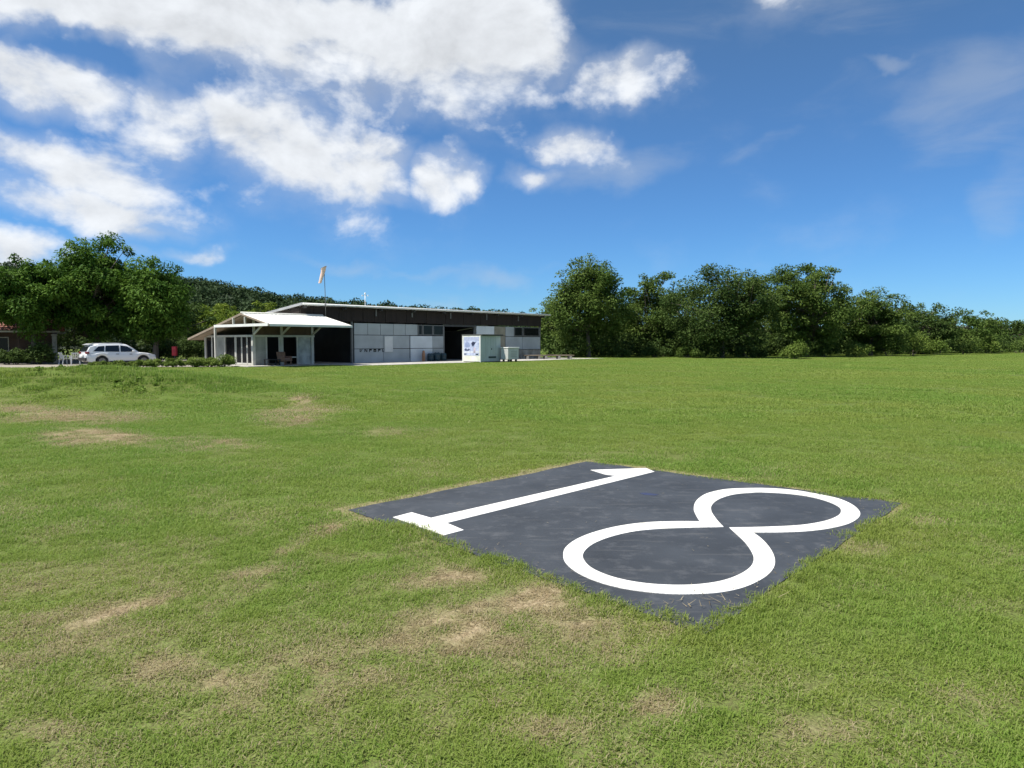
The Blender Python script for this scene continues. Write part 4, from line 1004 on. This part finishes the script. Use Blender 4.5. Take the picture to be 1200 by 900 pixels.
# ------------------------------------------------------------------ parked car
def build_car():
    root = empty('parked_car', (*at(139, 48.5), .006), THETA); root.scale = (.94, .95, .90); tag(root, 'white sport utility car parked under the trees at the left', 'car')
    PAINT = mat('car_paint', (.74, .75, .76), .25, .0, spec=.6); DARK = mat('car_trim', (.02, .02, .021), .6); RUB = mat('tyre_rubber', (.018, .018, .018), .85); RIM = mat('alloy', (.22, .22, .23), .4, metal=.6)
    TAIL = mat('tail_lamp', (.20, .010, .012), .3); HEAD = mat('head_lamp', (.60, .62, .64), .15); CG = mat('car_glass', (.012, .015, .018), .08, spec=.7)
    PAINT.node_tree.nodes['Principled BSDF'].inputs['Coat Weight'].default_value = .5
    # stations along the length: x, half width low/belt, bottom, belt height, roof half width, roof height (None: no cabin)
    def wl(x):
        a = abs(x) / 2.35; return .93 * (1 - .22 * max(0, a - .72) ** 1.5 / .15)
    belt = lambda x: np.interp(x, [-2.35, -2.2, -1.2, .7, 1.0, 1.6, 2.1, 2.3, 2.37], [.86, .96, 1.02, .98, 1.0, .95, .86, .74, .60])
    roof = lambda x: np.interp(x, [-2.30, -2.05, -1.6, -.8, .0, .35, .75, 1.15], [1.02, 1.50, 1.64, 1.69, 1.67, 1.60, 1.34, .99])
    wheels = (-1.38, 1.42); RW = .36; RA = .43
    def low(x):
        z = np.interp(x, [-2.35, -2.1, 2.1, 2.37], [.42, .30, .26, .40])
        for c in wheels:
            if abs(x - c) < RA: z = max(z, .36 + math.sqrt(RA * RA - (x - c) ** 2))
        return z
    xs = sorted(set([-2.35, -2.30, -2.2, -2.1, -1.95, -.9, -.6, -.2, .2, .5, .8, 2.0, 2.15, 2.25, 2.33, 2.37] + [round(c + RA * k, 3) for c in wheels for k in (-1.001, -.97, -.85, -.6, -.3, 0, .3, .6, .85, .97, 1.001)]))
    mb = MB(); prof = []
    for x in xs:
        zl, zb = low(x), belt(x); w = wl(x); zm = (zl + zb) / 2
        ring = [(w * .93, zl), (w * .985, zl * .7 + zb * .3), (w, zm), (w * .985, zb * .8 + zl * .2), (w * .93, zb - .02), (w * .80, zb + .01), (0, zb + .03)]
        ring = ring + [(-a, b) for a, b in ring[::-1][1:]]
        prof.append([(x, a, b) for a, b in ring])
    k = len(prof[0])
    for p in prof: mb.v += p
    for i in range(len(xs) - 1):
        for j in range(k - 1): mb.f.append((i * k + j, i * k + j + 1, (i + 1) * k + j + 1, (i + 1) * k + j))
        mb.f.append((i * k + k - 1, i * k, (i + 1) * k, (i + 1) * k + k - 1))
    mb.f += [tuple(range(k)), tuple((len(xs) - 1) * k + j for j in range(k))]
    body = mb.build('body', PAINT, root, smooth=False)
    body.data.shade_smooth(); body.modifiers.new('es', 'EDGE_SPLIT').split_angle = R(38)
    # cabin
    cx = [-2.28, -2.05, -1.8, -1.6, -1.2, -.8, -.3, 0, .35, .55, .75, .95, 1.12]
    wr = lambda x, z: .86 - .19 * max(0, (z - 1.0)) / .69
    mc = MB()
    for x in cx:
        zr = max(roof(x), belt(x) + .012); zb = belt(x) - .02; ring = []
        for t in (0, .5, .86): z = zb + (zr - zb) * t; ring.append((wr(x, z) * min(1, wl(x) / .9), z))
        ring.append((wr(x, zr) * .86 * min(1, wl(x) / .9), zr)); ring.append((0, zr + .025))
        ring += [(-a, b) for a, b in ring[::-1][1:]]
        mc.v += [(x, a, b) for a, b in ring]
    k = 9
    for i in range(len(cx) - 1):
        for j in range(k - 1): mc.f.append((i * k + j, i * k + j + 1, (i + 1) * k + j + 1, (i + 1) * k + j))
    mc.f += [tuple(range(k)), tuple((len(cx) - 1) * k + j for j in range(k))]
    cab = mc.build('cabin', PAINT, root); cab.data.shade_smooth(); cab.modifiers.new('es', 'EDGE_SPLIT').split_angle = R(38)
    # windows, set just proud of the cabin skin
    def side_glass(pts, s):
        MB().slab([(x, s * (wr(x, z) * min(1, wl(x) / .9) + .006), z) for x, z in pts], (0, s * .006, 0)).build('side_window', CG, cab)
    for s in (-1, 1):
        side_glass([(-1.92, 1.10), (-1.22, 1.08), (-1.16, 1.50), (-1.55, 1.46)], s)
        side_glass([(-1.14, 1.075), (-.22, 1.05), (-.20, 1.53), (-1.08, 1.51)], s)
        side_glass([(-.12, 1.05), (.82, 1.05), (.62, 1.26), (.34, 1.46), (-.10, 1.53)], s)
        bx('door_handle', (-.45, s * .925 - .012, .86), (-.27, s * .925 + .012, .90), DARK, root)
        bx('door_handle', (.45, s * .925 - .012, .84), (.63, s * .925 + .012, .88), DARK, root)
        m_ = MB().box((.62, s * 1.02 - .09, 1.03), (.78, s * 1.02 + .09, 1.17)).build('mirror', PAINT, root, bevel=.03)
        MB().beam((-1.55, s * .60, 1.70), (.05, s * .60, 1.72), .035, .03).build('roof_rail', RIM, root)
        MB().box((-.92, s * .90 - .03, .24), (.96, s * .90 + .03, .36)).build('sill_trim', DARK, root)
        bx('tail_light', (-2.34, s * .66 - .17, .92), (-2.16, s * .66 + .17, 1.06), TAIL, root, .02)
        MB().slab([(2.02, s * .60, .70), (2.34, s * .56, .66), (2.30, s * .50, .80), (1.98, s * .66, .86)], (0, s * .20, 0)).build('headlight', HEAD, root)
    MB().slab([(-2.30, -.60, 1.10), (-2.30, .60, 1.10), (-2.09, .54, 1.46), (-2.09, -.54, 1.46)], (-.012, 0, .006)).build('rear_window', CG, cab)
    MB().slab([(1.06, -.70, 1.07), (1.06, .70, 1.07), (.46, .58, 1.55), (.46, -.58, 1.55)], (.012, 0, .012)).build('windscreen', CG, cab)
    bx('rear_bumper', (-2.42, -.78, .38), (-2.33, .78, .62), DARK, root, .03); bx('number_plate', (-2.44, -.26, .72), (-2.362, .26, .83), WHITEPAINT, root)
    bx('front_bumper', (2.33, -.72, .32), (2.42, .72, .50), DARK, root, .03); bx('grille', (2.36, -.42, .56), (2.395, .42, .70), DARK, root)
    MB().slab([(-2.10, -.62, 1.55), (-2.10, .62, 1.55), (-1.80, .62, 1.645), (-1.80, -.62, 1.645)], (-.08, 0, .03)).build('roof_spoiler', PAINT, cab)
    bx('underbody', (-2.1, -.74, .22), (2.1, .74, .60), DARK, root)
    for c in wheels:
        for s in (-1, 1):
            w = MB().lathe([(.23, -.11), (.33, -.115), (RW, -.08), (RW, .08), (.33, .115), (.23, .11)], 26, (c, s * .80, RW), 'y').build('wheel', RUB, root, smooth=True)
            MB().lathe([(0, s * .095), (.07, s * .10), (.09, s * .075), (.20, s * .085), (.24, s * .11), (.245, 0)], 26, (c, s * .80, RW), 'y').build('rim', RIM, w)
            sp = MB()
            for q in range(5):
                a = q * 2 * math.pi / 5
                sp.beam((c + .05 * math.cos(a), s * .90, RW + .05 * math.sin(a)), (c + .23 * math.cos(a), s * .905, RW + .23 * math.sin(a)), .05, .05)
            sp.build('spokes', RIM, w)
build_car()

build_clippings()
# ------------------------------------------------------------------ trees on the right
TR = 'trees along the right side of the field'
def rt(px, D, top, wpx, label, **k):
    x, y = at(px, D); make_tree('tree', label, 'tree', x, y, top_z(top, D), wpx * D / F, group=TR, **k)
rt(690, 74, 301, 114, 'tall rounded tree standing at the right end of the hangar', kind='broad', seed=11, bottom=.3, puffs=150, per=190, leaf=.30, puff_r=1.35, flat=.7)
rt(645, 84, 350, 60, 'low tree peeping out behind the right end of the hangar roof', kind='broad', seed=12, bottom=.3, puffs=44, per=150, leaf=.30)
rt(762, 80, 318, 92, 'narrower tree filling the gap between two tall crowns', kind='feather', seed=13, bottom=.2, puffs=80, per=170, leaf=.30, puff_r=1.25, flat=.55)
rt(846, 72, 308, 150, 'broad dark tree in the middle of the right-hand tree line', kind='dark', seed=14, bottom=.3, puffs=165, per=190, leaf=.28, puff_r=1.4, flat=.6, spikes=12)
rt(945, 77, 306, 132, 'wide spreading tree with lit top, right of the dark tree', kind='feather', seed=15, bottom=.3, puffs=160, per=180, leaf=.29, puff_r=1.3, flat=.5, spikes=16)
rt(1020, 82, 341, 104, 'lower flat-topped tree where the line starts to fall away', kind='feather', seed=16, bottom=.2, puffs=100, per=170, leaf=.30, puff_r=1.25, flat=.5, spikes=12)
rt(1080, 92, 354, 96, 'dark tree further off behind the pale bushes', kind='dark', seed=17, bottom=.2, puffs=80, per=150, leaf=.32, puff_r=1.25, flat=.55)
rt(1130, 102, 362, 88, 'small yellowish tree near the right edge of the field', kind='feather', seed=18, bottom=.2, puffs=64, per=130, leaf=.34, puff_r=1.25, flat=.55)
rt(1180, 118, 369, 100, 'distant low dark tree at the right edge of the picture', kind='dark', seed=19, bottom=.2, puffs=64, per=120, leaf=.40, puff_r=1.4, flat=.6)
rt(1250, 122, 368, 110, 'distant tree beyond the right edge of the picture', kind='broad', seed=20, bottom=.2, puffs=64, per=110, leaf=.42, puff_r=1.4, flat=.6)
rt(1330, 120, 362, 120, 'outermost distant tree far beyond the right edge', kind='dark', seed=21, bottom=.2, puffs=64, per=110, leaf=.42, puff_r=1.4)
rt(725, 90, 338, 100, 'background tree behind the tall rounded tree', kind='dark', seed=22, bottom=.2, puffs=70, per=130, leaf=.36, puff_r=1.5)
rt(800, 92, 334, 110, 'background tree behind the broad dark tree', kind='dark', seed=23, bottom=.2, puffs=74, per=130, leaf=.36, puff_r=1.5)
rt(900, 94, 322, 130, 'background tree behind the two widest crowns', kind='dark', seed=24, bottom=.2, puffs=90, per=130, leaf=.36, puff_r=1.5)
rt(985, 98, 338, 130, 'background tree behind the lower flat-topped tree', kind='dark', seed=25, bottom=.2, puffs=80, per=130, leaf=.38, puff_r=1.5)
rt(1060, 112, 358, 130, 'background tree behind the pale bushes', kind='broad', seed=26, bottom=.2, puffs=70, per=110, leaf=.40, puff_r=1.5)
def build_undergrowth():
    r = np.random.default_rng(97); n = 620
    px = r.uniform(640, 1330, n); D = np.interp(px, [640, 860, 1000, 1200, 1330], [75.5, 74.5, 83, 108, 112]) + r.uniform(0, 14, n)
    x = (px - 600) / F * D; q = r.uniform(.9, 1.7, n); C = np.stack([x, D, q * r.uniform(.5, 1.3, n)], 1)
    V, Fq, tone = leaves(C, q, 90, .40, r, .9, .1); V[:, 2] = np.maximum(V[:, 2], .02)
    tag(np_mesh('undergrowth', V, Fq, LEAF['dark'], None, tone), 'dark tangled undergrowth in the shade behind the right-hand trees', 'undergrowth', kind='stuff')
build_undergrowth()

def sh(name, label, cat, px, D, hpx, wpx, **k):
    x, y = at(px, D); make_shrub(name, label, cat, x, y, hpx * D / F, wpx * D / F, **k)
sh('shrub', 'light green rounded shrub standing alone before the dark trees', 'shrub', 931, 67, 23, 38, seed=31, n=22, per=110, leaf=.22)
BG = 'bushes at the foot of the right-hand trees'
for i, (px, D, h, w, kd, lb) in enumerate([
        (1006, 76, 22, 46, 'bush', 'pale bush nearest the lone shrub at the foot of the trees'), (1042, 80, 30, 50, 'broad', 'dark green bush right of the palest bush'),
        (1068, 84, 34, 52, 'bush', 'large greyish green bush below the falling tree line'), (1100, 88, 22, 44, 'bush', 'low light bush with grass at its foot'),
        (1128, 92, 26, 46, 'broad', 'bush in front of the yellowish tree'), (1160, 98, 22, 50, 'bush', 'bush second from the right edge of the picture'),
        (1195, 104, 24, 60, 'broad', 'bush at the right edge of the picture'), (1240, 104, 24, 60, 'bush', 'bush just beyond the right edge'),
        (770, 74, 20, 46, 'dark', 'dark bush between the first two trees'), (725, 73, 14, 40, 'dark', 'low dark bush under the tall rounded tree'),
        (808, 71, 18, 40, 'feather', 'bush left of the broad dark tree trunk'), (880, 71, 15, 46, 'dark', 'low dark bush under the broad dark tree'), (968, 75, 20, 44, 'dark', 'dark bush behind and right of the lone shrub'),
        (668, 73, 16, 34, 'dark', 'dark bush behind the timber platform')]):
    sh('bush', lb, 'bush', px, D, h, w, seed=40 + i, n=16, per=110, leaf=.26, kind=kd, group=BG)

# ------------------------------------------------------------------ trees on the left
TL = 'trees over the car and the tiled house'
def lt(px, D, top, wpx, label, group=TL, **k):
    x, y = at(px, D); make_tree('tree', label, 'tree', x, y, top_z(top, D), wpx * D / F, group=group, **k)
lt(40, 52, 300, 120, 'dense tree hanging over the red tiled roof', trunk_r=.15, kind='mango', seed=51, bottom=2.15, depth=7, puffs=150, per=190, leaf=.26, puff_r=.9, flat=.8, trunk_h=3.0, droop=.4)
lt(116, 55, 276, 124, 'tallest of the left trees, rising above the white car', kind='mango', seed=52, bottom=1.0, puffs=190, per=200, leaf=.26, puff_r=.95, flat=.8, trunk_h=2.8, spikes=12, droop=.4)
lt(182, 54, 300, 96, 'tree with upright right shoulder behind the red cabinet', kind='mango', seed=53, bottom=.5, puffs=150, per=190, leaf=.25, puff_r=.9, flat=.85, trunk_h=2.4, droop=.4)
lt(10, 60, 316, 84, 'tree behind the tiled house at the left edge', kind='mango', seed=54, bottom=2.4, puffs=70, per=160, leaf=.28, puff_r=1.05)
lt(-22, 66, 294, 72, 'tree reaching into the picture at its upper left', kind='dark', seed=55, bottom=3.0, puffs=70, per=150, leaf=.30, flat=.4)
lt(100, 66, 335, 150, 'dark background tree behind the white car', kind='dark', seed=56, bottom=.3, puffs=70, per=150, leaf=.32)
lt(200, 66, 345, 110, 'dark background tree behind the red cabinet', kind='dark', seed=57, bottom=.3, puffs=56, per=150, leaf=.32)
lt(20, 72, 340, 130, 'dark background tree behind the tiled house', kind='dark', seed=58, bottom=.3, puffs=56, per=140, leaf=.34)
MG = 'sunlit trees behind the clubhouse'
for i, (px, D, top, w, lb) in enumerate([(236, 74, 356, 60, 'yellow-green tree nearest the left trees, behind the clubhouse'), (272, 80, 360, 64, 'yellow-green tree behind the clubhouse ridge'),
        (312, 84, 352, 72, 'brightest yellow-green tree, just left of the hangar roof'), (252, 90, 352, 70, 'yellow-green tree in the second row under the hill'), (345, 96, 362, 70, 'yellow-green tree partly hidden by the hangar roof')]):
    lt(px, D, top, w, lb, MG, kind='yellow', seed=61 + i, bottom=.3, puffs=70, per=150, leaf=.30, puff_r=1.0, flat=.7)
for i, (px, D, h, w, lb) in enumerate([(150, 57, 34, 60, 'dark bush behind the car bonnet'), (188, 58, 34, 50, 'dark bush behind the red cabinet'), (222, 60, 30, 44, 'dark bush at the left corner of the clubhouse'), (110, 60, 34, 60, 'dark bush behind the car tailgate'), (14, 50, 24, 44, 'dark bush before the left part of the tiled house'), (46, 50.5, 27, 40, 'dark bush between the porch pillar and the left edge')]):
    sh('bush', lb, 'bush', px, D, h, w, seed=70 + i, n=18, per=130, leaf=.22, kind='dark', group='dark bushes behind the car')
HG = 'low hedge in front of the car and the clubhouse'
for i, (px, D, h, w, lb) in enumerate([(118, 44.6, 9, 34, 'lowest leafy clump at the left end of the hedge'), (141, 44.6, 10, 34, 'hedge clump below the car doors'), (163, 44.7, 11, 32, 'hedge clump below the car bonnet'),
        (183, 44.8, 13, 32, 'hedge clump just right of the car'), (204, 44.9, 13, 34, 'hedge clump below the red cabinet'), (226, 45, 15, 32, 'hedge clump below the left eave of the clubhouse'),
        (245, 45.1, 14, 30, 'hedge clump next to last on the clubhouse side'), (262, 45.2, 17, 30, 'tallest hedge clump at the right end, before the glass doors')]):
    sh('shrub', lb, 'shrub', px, D, h, w, seed=80 + i, n=16, per=130, leaf=.15, kind='bush', group=HG, aspect=.28)

# ------------------------------------------------------------------ creeping weeds on the mound in the lawn
def build_weeds():
    r = np.random.default_rng(90); C = []; rad = []
    for px, py, n, sx, sy in ((133, 452, 26, 1.3, .8), (112, 457, 16, .9, .6), (178, 452, 14, .8, .5), (90, 462, 8, .8, .4), (160, 466, 9, .6, .4), (60, 454, 10, 1.6, .6), (15, 452, 10, 1.4, .6), (30, 458, 8, 1.2, .5)):
        x0, y0 = ground_pt(px, py); y0 = min(y0, 23.5); x0 = (px - 600) / F * y0
        for k in range(int(n * 1.8)):
            x, y = x0 + r.normal(0, sx * .8), y0 + r.normal(0, sy * .8); q = r.uniform(.06, .15)
            C.append((x, y, float(relief(np.array([x]), np.array([y]))[0]) + q * .3)); rad.append(q)
    V, Fq, tone = leaves(np.array(C), np.array(rad), 55, .075, r, .6, 0, None, .7)
    o = np_mesh('weeds', V, Fq, LEAF['weed'], None, tone); tag(o, 'broad-leaved creeping weeds, thickest on the low mound at the left', 'weeds', kind='stuff')
build_weeds()

# ------------------------------------------------------------------ wooded hill behind
def build_hill():
    # crest height along the view, in metres at 350 m
    cp = np.array([-500, -200, 0, 120, 222, 262, 300, 335, 365, 420, 470, 540, 610, 660, 800, 1000, 1300, 1700]); cy = np.array([300, 305, 314, 320, 328, 333, 341, 351, 354, 354.5, 359.5, 363, 367, 376, 384, 388, 390, 392])
    def hz(x, y):
        px = 600 + x / y * F; base = (HOR - np.interp(px, cp, cy)) * 350 / F + CAM_H - 5.5
        k = sstep(150, 350, y) * (1 - .8 * sstep(380, 700, y))
        return np.maximum(base, 0) * k + (fbm(x * .03, y * .03, 91, 3) - .5) * 5 * sstep(170, 330, y) - .5
    xs = np.linspace(-520, 420, 120); ys = np.linspace(135, 700, 60); X, Y = np.meshgrid(xs, ys); Z = hz(X, Y)
    V = np.stack([X, Y, Z], -1).reshape(-1, 3); i = np.arange(V.shape[0]).reshape(60, 120)
    Fq = np.stack([i[:-1, :-1], i[:-1, 1:], i[1:, 1:], i[1:, :-1]], -1).reshape(-1, 4)
    o = np_mesh('hill', V, Fq, mat('hill_soil', (.035, .050, .022), .95, .3, .05)); o.data.shade_smooth(); tag(o, kind='structure')
    r = np.random.default_rng(92); n = 3000
    y = r.uniform(165, 400, n); x = r.uniform(-1.0, .75, n) * y; k = (x / y < .12) | (r.uniform(size=n) < .35); x, y = x[k], y[k]
    z = hz(x, y); rad = r.uniform(2.0, 4.3, len(x)); C = np.stack([x, y, z + rad * .85], 1)
    V, Fq, tone = leaves(C, rad, 150, 1.15, r, .85, .1, r.uniform(.1, .8, len(x)), .6)
    f = np_mesh('forest', V, Fq, LEAF['far'], None, tone); tag(f, 'dark green wood covering the hill behind the hangar', 'forest', kind='stuff')
build_hill()
